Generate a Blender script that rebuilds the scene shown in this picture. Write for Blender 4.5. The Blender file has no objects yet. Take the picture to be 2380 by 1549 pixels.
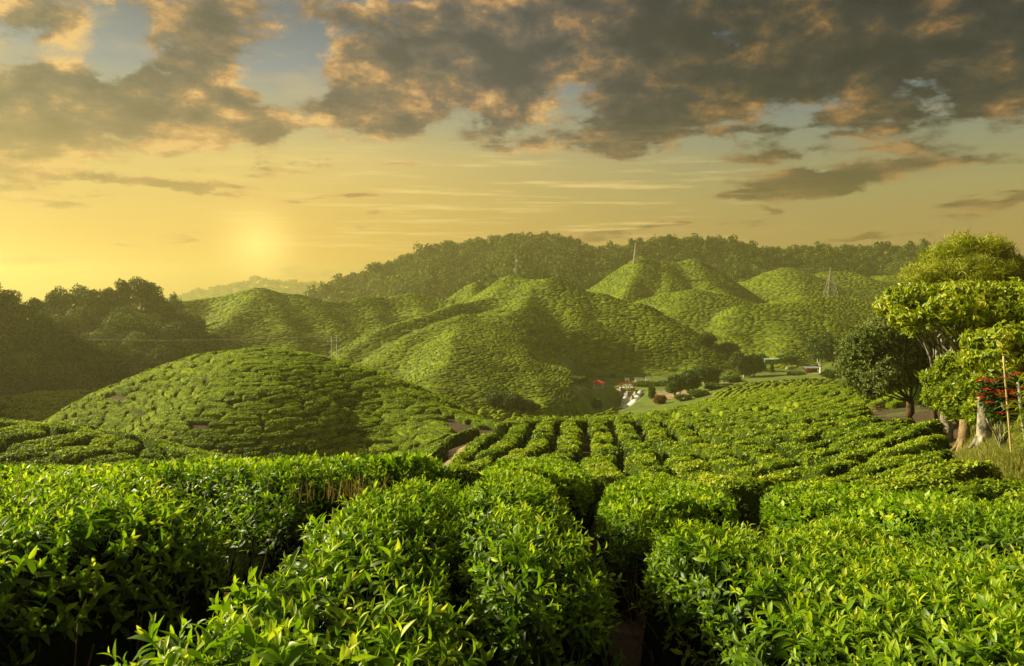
import bpy, math, random
import numpy as np
from math import radians, pi
C = bpy.context.scene.collection
rng = np.random.default_rng(7)
random.seed(7)

# ------------------------------------------------------------------ camera
CAMZ, F, CX, HY = 1.75, 1851.0, 1190.0, 690.0      # eye height; focal length, centre and horizon of the 2380 px wide photograph
cam_data = bpy.data.cameras.new('camera')
cam_data.sensor_width = 36.0
cam_data.lens = 28.0
cam_data.shift_y = -(774.5 - HY) / 2380.0
cam_data.clip_start = 0.05
cam_data.clip_end = 6000
camera = bpy.data.objects.new('camera', cam_data)
C.objects.link(camera)
camera.location = (0, 0, CAMZ)
camera.rotation_euler = (radians(90), 0, 0)
bpy.context.scene.camera = camera
vs = bpy.context.scene.view_settings
vs.view_transform = 'Standard'
vs.look = 'None'
vs.exposure = 0.9
vs.gamma = 1.0
cy = bpy.context.scene.cycles
cy.max_bounces = 6
cy.diffuse_bounces = 2
cy.glossy_bounces = 2
cy.transmission_bounces = 4
cy.transparent_max_bounces = 8
cy.volume_bounces = 1
cy.caustics_reflective = False
cy.caustics_refractive = False
cy.sample_clamp_indirect = 4.0

# ------------------------------------------------------------------ sun
SUN_AZ, SUN_EL = radians(-73), radians(28)          # azimuth measured from the view direction, negative = left
sun_dir = np.array([math.sin(SUN_AZ) * math.cos(SUN_EL), math.cos(SUN_AZ) * math.cos(SUN_EL), math.sin(SUN_EL)])
sl = bpy.data.lights.new('sun', 'SUN')
sl.energy = 5.0
sl.angle = radians(0.6)
sl.color = (1.0, 0.86, 0.56)
sun = bpy.data.objects.new('sun', sl)
C.objects.link(sun)
from mathutils import Vector
sun.rotation_euler = Vector(tuple(sun_dir)).to_track_quat('Z', 'Y').to_euler()
sun.location = (-60, 20, 60)

# ------------------------------------------------------------------ node expression helper
class NT:
    def __init__(s, tree):
        s.t = tree
    def node(s, typ, **kw):
        n = s.t.nodes.new(typ)
        for k, v in kw.items():
            setattr(n, k, v)
        return n
    def put(s, sock, v):
        if isinstance(v, E): v = v.o
        if isinstance(v, (int, float)):
            sock.default_value = v
        elif isinstance(v, (tuple, list)):
            sock.default_value = tuple(v) if len(v) == len(sock.default_value) else tuple(v) + (1.0,)
        else:
            s.t.links.new(v, sock)
    def m(s, op, *a, clamp=False):
        n = s.node('ShaderNodeMath', operation=op, use_clamp=clamp)
        for i, v in enumerate(a): s.put(n.inputs[i], v)
        return E(s, n.outputs[0])
    def mix(s, f, a, b, blend='MIX'):
        n = s.node('ShaderNodeMix', data_type='RGBA', blend_type=blend)
        s.put(n.inputs[0], f); s.put(n.inputs[6], a); s.put(n.inputs[7], b)
        return E(s, n.outputs[2])
    def ramp(s, f, stops, interp='LINEAR'):
        n = s.node('ShaderNodeValToRGB')
        n.color_ramp.interpolation = interp
        el = n.color_ramp.elements
        while len(el) < len(stops): el.new(0.5)
        for e, (p, c) in zip(el, stops):
            e.position = p; e.color = tuple(c) + (1.0,)
        s.put(n.inputs[0], f)
        return E(s, n.outputs[0])
    def smooth(s, v, a, b):
        n = s.node('ShaderNodeMapRange', interpolation_type='SMOOTHSTEP')
        s.put(n.inputs[0], v); s.put(n.inputs[1], a); s.put(n.inputs[2], b)
        return E(s, n.outputs[0])
    def comb(s, x, y, z=0.0):
        n = s.node('ShaderNodeCombineXYZ')
        s.put(n.inputs[0], x); s.put(n.inputs[1], y); s.put(n.inputs[2], z)
        return E(s, n.outputs[0])
    def noise(s, vec, scale, detail=3.0, rough=0.5, dist=0.0, color=False):
        n = s.node('ShaderNodeTexNoise')
        if vec is not None: s.put(n.inputs['Vector'], vec)
        s.put(n.inputs['Scale'], scale); s.put(n.inputs['Detail'], detail)
        s.put(n.inputs['Roughness'], rough); s.put(n.inputs['Distortion'], dist)
        return E(s, n.outputs['Color' if color else 'Fac'])
class E:
    def __init__(s, nt, o): s.nt, s.o = nt, o
    def __add__(s, b): return s.nt.m('ADD', s, b)
    def __radd__(s, b): return s.nt.m('ADD', s, b)
    def __sub__(s, b): return s.nt.m('SUBTRACT', s, b)
    def __rsub__(s, b): return s.nt.m('SUBTRACT', b, s)
    def __mul__(s, b): return s.nt.m('MULTIPLY', s, b)
    def __rmul__(s, b): return s.nt.m('MULTIPLY', s, b)
    def __truediv__(s, b): return s.nt.m('DIVIDE', s, b)
def srgb(r, g, b):
    f = lambda c: (c / 255 / 12.92) if c / 255 <= 0.04045 else ((c / 255 + 0.055) / 1.055) ** 2.4
    return (f(r), f(g), f(b))

# ------------------------------------------------------------------ sky
def g1_(N, V): return N.m('SQRT', V + 0.012)
def build_world():
    w = bpy.data.worlds.new('World')
    bpy.context.scene.world = w
    w.use_nodes = True
    t = w.node_tree
    t.nodes.clear()
    N = NT(t)
    tc = N.node('ShaderNodeTexCoord')
    sp = N.node('ShaderNodeSeparateXYZ')
    t.links.new(tc.outputs['Generated'], sp.inputs[0])
    X, Y, Z = (E(N, sp.outputs[i]) for i in range(3))
    az = N.m('ARCTAN2', X, Y)                          # radians right of the view direction
    el = N.m('ARCSINE', Z)
    V = N.m('MAXIMUM', el, 0.0)
    # gradient by elevation, left (towards the glow) and right
    k = lambda py: math.atan((HY - py) / F) / 0.6
    left = N.ramp(V / 0.6, [(0.0, srgb(198, 142, 70)), (k(600), srgb(218, 168, 82)), (k(500), srgb(214, 178, 98)),
                            (k(380), srgb(208, 184, 118)), (k(290), srgb(168, 164, 132)), (k(180), srgb(124, 138, 146)),
                            (k(60), srgb(90, 108, 124)), (1.0, srgb(76, 100, 134))])
    right = N.ramp(V / 0.6, [(0.0, srgb(172, 140, 82)), (k(560), srgb(178, 150, 88)), (k(460), srgb(168, 156, 100)),
                             (k(360), srgb(146, 148, 118)), (k(250), srgb(120, 134, 132)), (k(120), srgb(92, 116, 134)),
                             (k(40), srgb(70, 94, 124)), (1.0, srgb(60, 88, 130))])
    base = N.mix(N.smooth(az, -0.28, 0.42), left, right)
    veil = N.noise(N.comb(az * 4.0, g1_(N, V) * 14.0, 7.1), 1.6, 6.0, 0.6)
    base = N.mix(N.smooth(veil, 0.48, 0.75) * N.smooth(V, 0.10, 0.22) * 0.45, base, srgb(206, 180, 132))
    # real daylight sky behind everything, a small share
    sky = N.node('ShaderNodeTexSky', sky_type='NISHITA')
    sky.sun_disc = False
    sky.sun_elevation = SUN_EL
    sky.sun_rotation = SUN_AZ
    def scale_col(c, f):
        n = N.node('ShaderNodeVectorMath', operation='SCALE')
        N.put(n.inputs[0], c); N.put(n.inputs[3], f)
        return E(N, n.outputs[0])
    def add_col(a, b):
        n = N.node('ShaderNodeVectorMath', operation='ADD')
        N.put(n.inputs[0], a); N.put(n.inputs[1], b)
        return E(N, n.outputs[0])
    # warp of the direction by noise so that cloud outlines are ragged
    g1 = N.m('SQRT', V + 0.012)
    flat = N.comb(az * 5.2, g1 * 9.5, 0.3)
    nz = N.noise(flat, 2.0, 10.0, 0.66, 0.1)
    wv = N.noise(N.comb(az * 3.0, g1 * 8.0, 4.7), 1.3, 4.0, 0.55, color=True)
    ws = N.node('ShaderNodeSeparateColor'); N.put(ws.inputs[0], wv)
    wv2 = N.noise(N.comb(az * 3.0, g1 * 8.0, 9.7), 4.5, 6.0, 0.62, color=True)
    ws2 = N.node('ShaderNodeSeparateColor'); N.put(ws2.inputs[0], wv2)
    wx = (E(N, ws.outputs[0]) - 0.5) * 0.12 + (E(N, ws2.outputs[0]) - 0.5) * 0.07
    wy = (E(N, ws.outputs[1]) - 0.5) * 0.07 + (E(N, ws2.outputs[1]) - 0.5) * 0.035
    A = az + wx
    Bv = el + wy
    blobs = [  # centre x, y and radii in the photograph's pixels, weight, darkness
        (60, 300, 170, 70, 1.25), (150, 215, 110, 60, 1.1), (60, 190, 70, 50, .7), (30, 60, 110, 50, .8),
        (300, 30, 150, 45, .9), (420, 100, 190, 60, .9), (390, 190, 110, 70, 1.3), (500, 250, 150, 55, 1.35),
        (620, 290, 120, 42, 1.0), (480, 330, 130, 30, .6), (300, 230, 60, 70, .5),
        (520, 20, 110, 30, .8), (600, 90, 70, 40, .4), (780, 20, 120, 28, .5),
        (880, 140, 170, 100, 1.1), (1010, 70, 220, 80, 1.0), (900, 240, 150, 60, .9), (1130, 160, 170, 100, .9),
        (800, 200, 60, 60, .5), (1290, 40, 200, 60, .9), (1180, 260, 190, 55, .8), (1200, 330, 200, 30, .5),
        (1380, 160, 150, 40, .9), (1500, 90, 260, 70, 1.1), (1800, 40, 420, 90, 1.3), (2150, 90, 420, 120, 1.3),
        (1650, 190, 260, 48, .8), (1950, 160, 330, 45, .8), (1480, 240, 160, 55, .8), (1650, 260, 160, 50, .6), (2250, 190, 260, 45, .8),
        (1960, 293, 230, 30, 1.0), (1720, 305, 130, 22, .6), (1450, 310, 170, 34, .6), (1600, 350, 260, 18, .45),
        (1900, 362, 330, 16, .6), (2200, 376, 240, 14, .5), (2350, 250, 150, 50, .5),
        (1930, 424, 130, 20, .9), (1830, 430, 70, 12, .6), (1760, 463, 95, 11, .8), (1790, 495, 30, 8, .6), (2270, 483, 110, 11, .7), (2210, 517, 45, 7, .5),
        (650, 460, 40, 10, .7), (800, 465, 55, 8, .7), (860, 507, 28, 6, .5), (70, 450, 80, 11, .6), (400, 425, 130, 16, .5),
        (560, 385, 170, 14, .6), (180, 412, 230, 11, .6), (700, 372, 110, 10, .5), (950, 375, 110, 8, .4),
        (250, 110, 80, 80, -.5), (625, 180, 80, 110, -.45), (60, 120, 60, 30, -.4), (700, 310, 60, 30, -.4), (730, 120, 80, 50, -.3), (1070, 245, 60, 50, -.35), (1300, 232, 70, 30, -.3), (1290, 92, 60, 22, -.35), (1180, 20, 60, 20, -.3), (130, 320, 60, 30, -.3),
        (430, 530, 55, 6, .5), (300, 555, 50, 6, .5), (60, 612, 110, 12, .5), (300, 600, 160, 8, .3), (150, 660, 120, 9, .4),
        (760, 628, 220, 12, .45), (1520, 536, 65, 7, .8), (1390, 543, 75, 8, .7), (1400, 557, 55, 7, .6), (2050, 556, 120, 6, .4), (1720, 530, 40, 6, .4),
    ]
    cov = None
    for (px, py, rx, ry, a) in blobs:
        if py > 400: rx, ry, a = rx * 1.3, ry * 1.35, a * 1.35
        u = math.atan((px - CX) / F)
        v = math.atan((HY - py) / F * math.cos(u))
        dx = (A - u) * (F / rx)
        dy = (Bv - v) * (F / ry)
        g = N.m('EXPONENT', (dx * dx + dy * dy) * -1.25) * a
        cov = g if cov is None else N.m('ADD', cov, g)
    # the rest of the sphere: broken cloud overhead and behind
    behind = N.smooth(N.m('ABSOLUTE', az), 0.62, 0.9)
    over = N.smooth(el, 0.40, 0.55)
    far = N.m('MAXIMUM', behind, over)
    cov = N.m('MAXIMUM', cov, far * 0.62)
    cov = N.m('MINIMUM', cov, 1.25)
    cov = N.m('MAXIMUM', cov, 0.0)
    dens = cov * 0.85 + (nz - 0.5) * 3.8 * N.m('MINIMUM', cov * 1.6 + 0.04, 1.0) - 0.16
    alpha = N.smooth(dens, -0.02, 0.5)
    u_s, v_s = math.atan((600 - CX) / F), math.atan((HY - 585) / F)
    sx = N.m('MINIMUM', N.m('MAXIMUM', (az - u_s) * 5.0, -1.0), 1.0)
    flat2 = N.comb(az * 5.2 - sx * 0.16, g1 * 9.5 - 0.16, 0.3)
    lit = nz - N.noise(flat2, 2.0, 10.0, 0.66, 0.1)       # thinner cloud on the side facing the glow: that flank is lit
    thick = N.m('MULTIPLY_ADD', N.noise(flat, 2.3, 9.0, 0.60, .2) - 0.5, 2.3, dens * 0.45 + 0.21 + N.smooth(az, 0.0, 0.4) * 0.12 - lit * 2.8, clamp=True)
    low = N.smooth(V, 0.06, 0.24)                       # low clouds are browner and softer
    side = N.smooth(az, -0.05, 0.3)
    lo_l = N.ramp(thick, [(0.0, srgb(218, 170, 104)), (.28, srgb(190, 142, 88)), (.55, srgb(150, 112, 72)), (1.0, srgb(128, 98, 64))])
    hi_l = N.ramp(thick, [(0.0, srgb(224, 182, 118)), (.22, srgb(182, 140, 96)), (.45, srgb(120, 102, 86)), (.7, srgb(82, 80, 82)), (1.0, srgb(56, 61, 70))])
    lo_r = N.ramp(thick, [(0.0, srgb(172, 136, 82)), (.3, srgb(142, 108, 66)), (.6, srgb(106, 82, 48)), (1.0, srgb(86, 68, 40))])
    hi_r = N.ramp(thick, [(0.0, srgb(170, 128, 76)), (.2, srgb(128, 96, 62)), (.42, srgb(80, 68, 52)), (.65, srgb(46, 48, 49)), (1.0, srgb(28, 34, 40))])
    ccol = N.mix(side, N.mix(low, lo_l, hi_l), N.mix(low, lo_r, hi_r))
    al = alpha * N.mix(low, (0.72,) * 3, (0.97,) * 3)
    col = N.mix(al, base, ccol)
    # thin bright cirrus streaks low over the glow
    st = N.noise(N.comb(az * 5.0 + el * 9.0, g1 * 60.0, 1.7), 1.5, 5.0, 0.6)
    band = N.smooth(V, 0.03, 0.09) * (1.0 - N.smooth(V, 0.13, 0.22)) * (1.0 - N.smooth(az, 0.15, 0.4)) * N.smooth(az, -0.45, -0.2)
    col = N.mix(N.smooth(st, 0.50, 0.72) * band * 0.7, col, srgb(246, 216, 138))
    # the glow where the low sun stands behind the clouds
    u0, v0 = math.atan((600 - CX) / F), math.atan((HY - 585) / F)
    da, de = az - u0, el - v0
    r2 = da * da + de * de
    r = N.m('SQRT', r2)
    glow1 = N.m('EXPONENT', r2 * -800.0)
    glow2 = N.m('EXPONENT', r * -7.5)
    gcol = add_col(scale_col(srgb(255, 232, 150), glow1 * 0.5), scale_col(srgb(255, 196, 70), glow2 * 0.17))
    col = add_col(col, gcol)
    bgk = N.node('ShaderNodeBackground'); N.put(bgk.inputs[0], col); bgk.inputs[1].default_value = 0.54
    bgs = N.node('ShaderNodeBackground'); t.links.new(sky.outputs[0], bgs.inputs[0]); bgs.inputs[1].default_value = 0.0008
    ad = N.node('ShaderNodeAddShader')
    t.links.new(bgk.outputs[0], ad.inputs[0]); t.links.new(bgs.outputs[0], ad.inputs[1])
    out = N.node('ShaderNodeOutputWorld')
    t.links.new(ad.outputs[0], out.inputs[0])
    w.cycles.sampling_method = 'MANUAL'
    w.cycles.sample_map_resolution = 512
build_world()

# ------------------------------------------------------------------ numpy helpers
def _h(ix, iy, seed):
    n = (ix * 374761393 + iy * 668265263 + seed * 1274126177) & 0xFFFFFFFF
    n = ((n ^ (n >> 13)) * 1274126177) & 0xFFFFFFFF
    n = n ^ (n >> 16)
    return (n & 0xFFFF) / 65535.0
def vnoise(x, y, seed=0):
    x = np.asarray(x, float); y = np.asarray(y, float)
    ix = np.floor(x).astype(np.int64); iy = np.floor(y).astype(np.int64)
    fx = x - ix; fy = y - iy
    fx = fx * fx * (3 - 2 * fx); fy = fy * fy * (3 - 2 * fy)
    a = _h(ix, iy, seed); b = _h(ix + 1, iy, seed); c = _h(ix, iy + 1, seed); d = _h(ix + 1, iy + 1, seed)
    return (a * (1 - fx) + b * fx) * (1 - fy) + (c * (1 - fx) + d * fx) * fy - 0.5
def fbm(x, y, seed=0, o=4):
    s, a = 0, 1.0
    for i in range(o):
        s = s + a * vnoise(x * 2 ** i, y * 2 ** i, seed + i * 17)
        a *= 0.5
    return s
def P(px, py, D, *w):
    if w: return np.array([py, D, w[0]], float)     # ('w', x, y, z): world coordinates
    return np.array([(px - CX) / F * D, D, CAMZ + (HY - py) / F * D])
def to_px(x, y, z):
    y = np.maximum(y, 0.3)
    return CX + x / y * F, HY - (z - CAMZ) / y * F

def mesh_obj(name, V, faces, mat=None, parent=None, attrs=None, smooth=False, mats=None, matidx=None):
    """V (n,3); faces: list of int arrays (m,k). ONE mesh object."""
    me = bpy.data.meshes.new(name)
    V = np.ascontiguousarray(V, dtype=np.float32)
    me.vertices.add(len(V))
    me.vertices.foreach_set('co', V.ravel())
    faces = [np.asarray(f) for f in faces if len(f)]
    nl = sum(f.size for f in faces)
    npoly = sum(len(f) for f in faces)
    me.loops.add(nl)
    me.loops.foreach_set('vertex_index', np.concatenate([f.ravel() for f in faces]).astype(np.int32))
    me.polygons.add(npoly)
    tot = np.concatenate([np.full(len(f), f.shape[1]) for f in faces])
    start = np.concatenate([[0], np.cumsum(tot)[:-1]]).astype(np.int32)
    me.polygons.foreach_set('loop_start', start)
    me.polygons.foreach_set('use_smooth', np.full(npoly, smooth))
    if mats:
        for mm in mats: me.materials.append(mm)
        if matidx is not None: me.polygons.foreach_set('material_index', np.asarray(matidx, np.int32))
    elif mat:
        me.materials.append(mat)
    if attrs:
        for k, v in attrs.items():
            at = me.attributes.new(k, 'FLOAT', 'POINT')
            at.data.foreach_set('value', np.ascontiguousarray(v, dtype=np.float32))
    me.update(calc_edges=True)
    o = bpy.data.objects.new(name, me)
    C.objects.link(o)
    if parent is not None: o.parent = parent
    return o

class MB:
    """collects shapes into one mesh"""
    def __init__(s): s.V = []; s.F = {3: [], 4: []}; s.n = 0; s.T = []
    def add(s, V, faces, tone=None):
        V = np.asarray(V, float)
        for f in faces:
            f = np.asarray(f)
            if len(f): s.F[f.shape[1]].append(f + s.n)
        s.V.append(V); s.n += len(V)
        s.T.append(np.full(len(V), 0.5) if tone is None else np.broadcast_to(tone, (len(V),)))
        return s
    def box(s, c, size, rz=0.0, rx=0.0, ry=0.0):
        h = np.array(size) / 2
        v = np.array([[a, b, d] for a in (-1, 1) for b in (-1, 1) for d in (-1, 1)]) * h
        R = rotm(rx, ry, rz)
        f = [[0, 1, 3, 2], [4, 6, 7, 5], [0, 4, 5, 1], [2, 3, 7, 6], [0, 2, 6, 4], [1, 5, 7, 3]]
        return s.add(v @ R.T + np.array(c), [f])
    def tube(s, pts, rad, n=6, cap=True):
        pts = np.asarray(pts, float); rad = np.broadcast_to(rad, (len(pts),))
        d = np.gradient(pts, axis=0); d /= np.linalg.norm(d, axis=1)[:, None] + 1e-9
        ref = np.array([0, 0, 1.0]) if abs(d[0][2]) < 0.9 else np.array([1.0, 0, 0])
        V = []
        for p, t, r in zip(pts, d, rad):
            a = np.cross(t, ref); a /= np.linalg.norm(a) + 1e-9
            b = np.cross(t, a)
            th = np.arange(n) * 2 * pi / n
            V.append(p + r * (np.cos(th)[:, None] * a + np.sin(th)[:, None] * b))
        V = np.concatenate(V)
        i = np.arange(len(pts) - 1)[:, None] * n; j = np.arange(n)[None]; k = (j + 1) % n
        f = np.stack([i + j, i + k, i + n + k, i + n + j], -1).reshape(-1, 4)
        fs = [f]
        if cap:
            V = np.vstack([V, pts[0], pts[-1]])
            c0, c1 = len(V) - 2, len(V) - 1
            jj = np.arange(n); kk = (jj + 1) % n
            fs.append(np.stack([kk, jj, np.full(n, c0)], -1))
            e = (len(pts) - 1) * n
            fs.append(np.stack([e + jj, e + kk, np.full(n, c1)], -1))
        return s.add(V, fs)
    def build(s, name, mat, parent=None, smooth=False):
        V = np.concatenate(s.V)
        fs = [np.concatenate(s.F[k]) for k in (3, 4) if s.F[k]]
        return mesh_obj(name, V, fs, mat, parent, {'tone': np.concatenate(s.T)}, smooth)
def rotm(rx=0, ry=0, rz=0):
    cx, sx, cy_, sy, cz, sz = math.cos(rx), math.sin(rx), math.cos(ry), math.sin(ry), math.cos(rz), math.sin(rz)
    Rx = np.array([[1, 0, 0], [0, cx, -sx], [0, sx, cx]]); Ry = np.array([[cy_, 0, sy], [0, 1, 0], [-sy, 0, cy_]])
    Rz = np.array([[cz, -sz, 0], [sz, cz, 0], [0, 0, 1]])
    return Rz @ Ry @ Rx
def tag(o, label=None, cat=None, group=None, kind=None):
    if label: o['label'] = label
    if cat: o['category'] = cat
    if group: o['group'] = group
    if kind: o['kind'] = kind
    return o
def empty(name, loc, label, cat, group=None, rz=0.0):
    o = bpy.data.objects.new(name, None); C.objects.link(o)
    o.location = tuple(loc); o.rotation_euler = (0, 0, rz); o.empty_display_size = 0.3
    return tag(o, label, cat, group)

def scatter(protos, which, pos, R, scale, tone=None):
    """instance prototype meshes (V, faces, vtone) at pos with 3x3 frames R, merged. returns V, faces, tone"""
    Vs, Fq, T, n = [], {3: [], 4: []}, [], 0
    for k, (pv, pf, pt) in enumerate(protos):
        idx = np.nonzero(which == k)[0]
        if not len(idx): continue
        sc = scale[idx] if np.ndim(scale[idx]) == 2 else scale[idx][:, None]
        loc = pv[None] * sc[:, None, :]
        v = np.einsum('nij,nkj->nki', R[idx], loc) + pos[idx][:, None, :]
        m = len(pv)
        for f in pf:
            f = np.asarray(f)
            ff = (f[None] + (np.arange(len(idx)) * m)[:, None, None] + n).reshape(-1, f.shape[1])
            Fq[f.shape[1]].append(ff)
        tt = pt[None, :] + (0 if tone is None else tone[idx][:, None])
        T.append(tt.ravel())
        Vs.append(v.reshape(-1, 3)); n += m * len(idx)
    return np.concatenate(Vs), [np.concatenate(Fq[k]) for k in (3, 4) if Fq[k]], np.concatenate(T)
def frames(up, yaw):
    """rotation matrices whose local z is up, turned by yaw about it"""
    up = up / (np.linalg.norm(up, axis=1)[:, None] + 1e-9)
    ref = np.where(np.abs(up[:, 2:3]) < 0.95, np.array([[0, 0, 1.0]]), np.array([[1.0, 0, 0]]))
    a = np.cross(ref, up); a /= np.linalg.norm(a, axis=1)[:, None] + 1e-9
    b = np.cross(up, a)
    c, s = np.cos(yaw)[:, None], np.sin(yaw)[:, None]
    x = a * c + b * s
    y = -a * s + b * c
    return np.stack([x, y, up], -1)

# ------------------------------------------------------------------ materials
def new_mat(name):
    m = bpy.data.materials.new(name); m.use_nodes = True
    m.node_tree.nodes.clear()
    return m, NT(m.node_tree)
def leaf_mat(name, cols, rough=0.45, trans=0.35, nscale=0.5, spec=0.4, tcol=(1.25, 1.35, 0.45), patch=0.0):
    """cols: dark, mid, light base colours of single leaves; each leaf has its own tone; broad patches differ a little"""
    m, N = new_mat(name)
    at = N.node('ShaderNodeAttribute', attribute_name='tone')
    geo = N.node('ShaderNodeNewGeometry')
    nz = N.noise(geo.outputs['Position'], nscale, 3.0, 0.6)
    t = E(N, at.outputs['Fac']) + (nz - 0.5) * (0.5 + patch)
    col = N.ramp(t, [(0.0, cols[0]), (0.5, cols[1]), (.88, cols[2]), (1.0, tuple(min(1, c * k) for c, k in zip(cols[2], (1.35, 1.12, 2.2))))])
    b = N.node('ShaderNodeBsdfPrincipled')
    N.put(b.inputs['Base Color'], col); b.inputs['Roughness'].default_value = rough
    b.inputs['Specular IOR Level'].default_value = spec
    tr = N.node('ShaderNodeBsdfTranslucent')
    tn = N.node('ShaderNodeVectorMath', operation='MULTIPLY'); N.put(tn.inputs[0], col); tn.inputs[1].default_value = tcol
    N.put(tr.inputs[0], E(N, tn.outputs[0]))
    mx = N.node('ShaderNodeMixShader'); mx.inputs[0].default_value = trans
    m.node_tree.links.new(b.outputs[0], mx.inputs[1]); m.node_tree.links.new(tr.outputs[0], mx.inputs[2])
    o = N.node('ShaderNodeOutputMaterial'); m.node_tree.links.new(mx.outputs[0], o.inputs[0])
    return m
def solid_mat(name, stops, scale=4.0, rough=0.8, bump=0.0, bscale=None, metal=0.0, detail=5.0, use_tone=False, obj=False):
    m, N = new_mat(name)
    if obj:
        tc = N.node('ShaderNodeTexCoord'); pos = tc.outputs['Object']
    else:
        geo = N.node('ShaderNodeNewGeometry'); pos = geo.outputs['Position']
    nz = N.noise(pos, scale, detail, 0.6)
    f = nz
    if use_tone:
        at = N.node('ShaderNodeAttribute', attribute_name='tone')
        f = E(N, at.outputs['Fac']) + (nz - 0.5) * 0.8
    col = N.ramp(f, stops)
    b = N.node('ShaderNodeBsdfPrincipled')
    N.put(b.inputs['Base Color'], col); b.inputs['Roughness'].default_value = rough; b.inputs['Metallic'].default_value = metal
    b.inputs['Specular IOR Level'].default_value = (0.0 if 'inside' in name else .12) if rough > .75 else .4
    if bump:
        bn = N.node('ShaderNodeBump'); bn.inputs['Strength'].default_value = 1.0; bn.inputs['Distance'].default_value = bump
        N.put(bn.inputs['Height'], N.noise(pos, bscale or scale * 4, 4.0, 0.6))
        m.node_tree.links.new(bn.outputs[0], b.inputs['Normal'])
    o = N.node('ShaderNodeOutputMaterial'); m.node_tree.links.new(b.outputs[0], o.inputs[0])
    return m
M = {}
M['tea_near'] = leaf_mat('tea leaves near', [(.028, .065, .004), (.185, .335, .009), (.48, .62, .03)], rough=.40, trans=.42, nscale=.7, spec=.28)
M['tea_mid'] = leaf_mat('tea leaves field', [(.04, .08, .004), (.21, .33, .009), (.43, .54, .022)], rough=.5, trans=.35, nscale=.35, spec=.3, patch=.25)
M['tea_far'] = solid_mat('tea bushes far', [(.25, (.05, .08, .004)), (.5, (.135, .195, .008)), (.78, (.25, .31, .014))], scale=1.2, rough=.9, bump=.10, bscale=6.0, use_tone=True)
M['tea_core'] = solid_mat('tea bush inside', [(.3, (.003, .005, .001)), (.6, (.009, .014, .003)), (.8, (.018, .024, .006))], scale=9, rough=.9, bump=.05, bscale=30)  # near-black, painted to stand for the shade deep in the hedge
M['tea_body'] = solid_mat('tea bush body', [(.2, (.014, .028, .002)), (.5, (.045, .08, .004)), (.8, (.10, .15, .007))], scale=14, rough=.9, bump=.08, bscale=22, use_tone=True)  # darkened so bush sides and cracks look shaded between the bright tops
M['twig'] = solid_mat('tea twigs', [(.3, (.05, .03, .015)), (.7, (.22, .16, .09))], scale=12, rough=.85)
M['soil'] = None
M['forest'] = leaf_mat('forest leaves', [(.018, .036, .004), (.055, .095, .009), (.15, .205, .022)], rough=.7, trans=.2, nscale=.05, spec=.15, patch=.3)
M['tree_leaf'] = leaf_mat('tree leaves', [(.014, .035, .004), (.045, .09, .007), (.13, .20, .018)], rough=.4, trans=.3, nscale=.6)
M['grey_leaf'] = leaf_mat('small grey-green leaves', [(.035, .065, .012), (.12, .18, .028), (.33, .38, .09)], rough=.5, trans=.3, nscale=.8)
M['bright_leaf'] = leaf_mat('broad leaves', [(.08, .13, .005), (.24, .33, .010), (.46, .52, .03)], rough=.35, trans=.35, nscale=.8)
M['bark'] = solid_mat('brown bark', [(.3, (.05, .035, .018)), (.7, (.17, .12, .06))], scale=8, rough=.9, bump=.03, bscale=20)
M['pale_bark'] = solid_mat('pale bark', [(.38, (.09, .08, .05)), (.5, (.30, .28, .20)), (.75, (.48, .46, .34))], scale=7, rough=.85, bump=.02, bscale=22)
M['white'] = solid_mat('white paint', [(.3, (.62, .60, .52)), (.7, (.82, .80, .74))], scale=6, rough=.6)
M['metal'] = solid_mat('galvanised steel', [(.3, (.20, .19, .16)), (.7, (.34, .32, .26))], scale=3, rough=.6)
M['palemetal'] = solid_mat('pale steel', [(.3, (.22, .21, .15)), (.7, (.34, .32, .24))], scale=3, rough=.6)

# ------------------------------------------------------------------ terrain
_TD = np.array([1, 2, 5, 8, 12, 20, 32, 45, 60, 75, 100, 130, 165, 200, 300, 500, 1200.])
_TP = np.array([-900, 0, 400, 800, 1050, 1200, 1500, 1800, 2100, 2380, 3000.])
_TT = np.array([  # height of the bush tops (ground is 0.85 lower)
    [.85, .85, .6, .1, -.9, -2.4, -5.2, -9.5, -13, -15, -17, -17, -17, -17.5, -18, -18, -20],
    [.85, .85, .59, .02, -1.0, -2.4, -5.2, -9.5, -13, -15, -17, -17, -17, -17.5, -18, -18, -20],
    [.85, .85, .60, .04, -1.0, -2.6, -6.0, -10, -13.5, -15.5, -17, -17, -17, -17.5, -18, -18, -20],
    [.82, .80, .58, .08, -.8, -3.0, -6.5, -9.8, -12.5, -14.5, -16, -16.5, -17, -17, -18, -18, -20],
    [.80, .78, .52, .08, -.55, -2.7, -4.55, -5.8, -7.6, -10, -13, -15, -16.5, -17, -18, -18, -20],
    [.78, .75, .50, -.05, -.80, -2.4, -4.05, -5.0, -7.8, -11.5, -14.2, -15.3, -15.4, -16.5, -18, -18, -20],
    [.75, .70, .30, -.38, -1.15, -2.65, -4.0, -5.05, -6.4, -8.4, -13.0, -15.4, -14.9, -15.8, -16, -18, -20],
    [.72, .68, .24, -.42, -1.18, -2.6, -3.9, -4.9, -5.9, -6.8, -8.3, -11.6, -14.0, -15.4, -12, -14, -20],
    [.72, .68, .26, -.30, -.95, -1.95, -2.9, -3.9, -5.1, -6.4, -8.4, -10.8, -12.5, -13, -8, -10, -20],
    [.74, .70, .30, -.16, -.85, -1.0, -1.6, -2.8, -4.2, -5.6, -8, -10.5, -12, -12, -6, -8, -20],
    [.78, .74, .40, .10, -.2, .0, .2, -.5, -2, -3.5, -6, -8, -9, -9, -4, -6, -20]])
_LTD = np.log(_TD)
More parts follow.
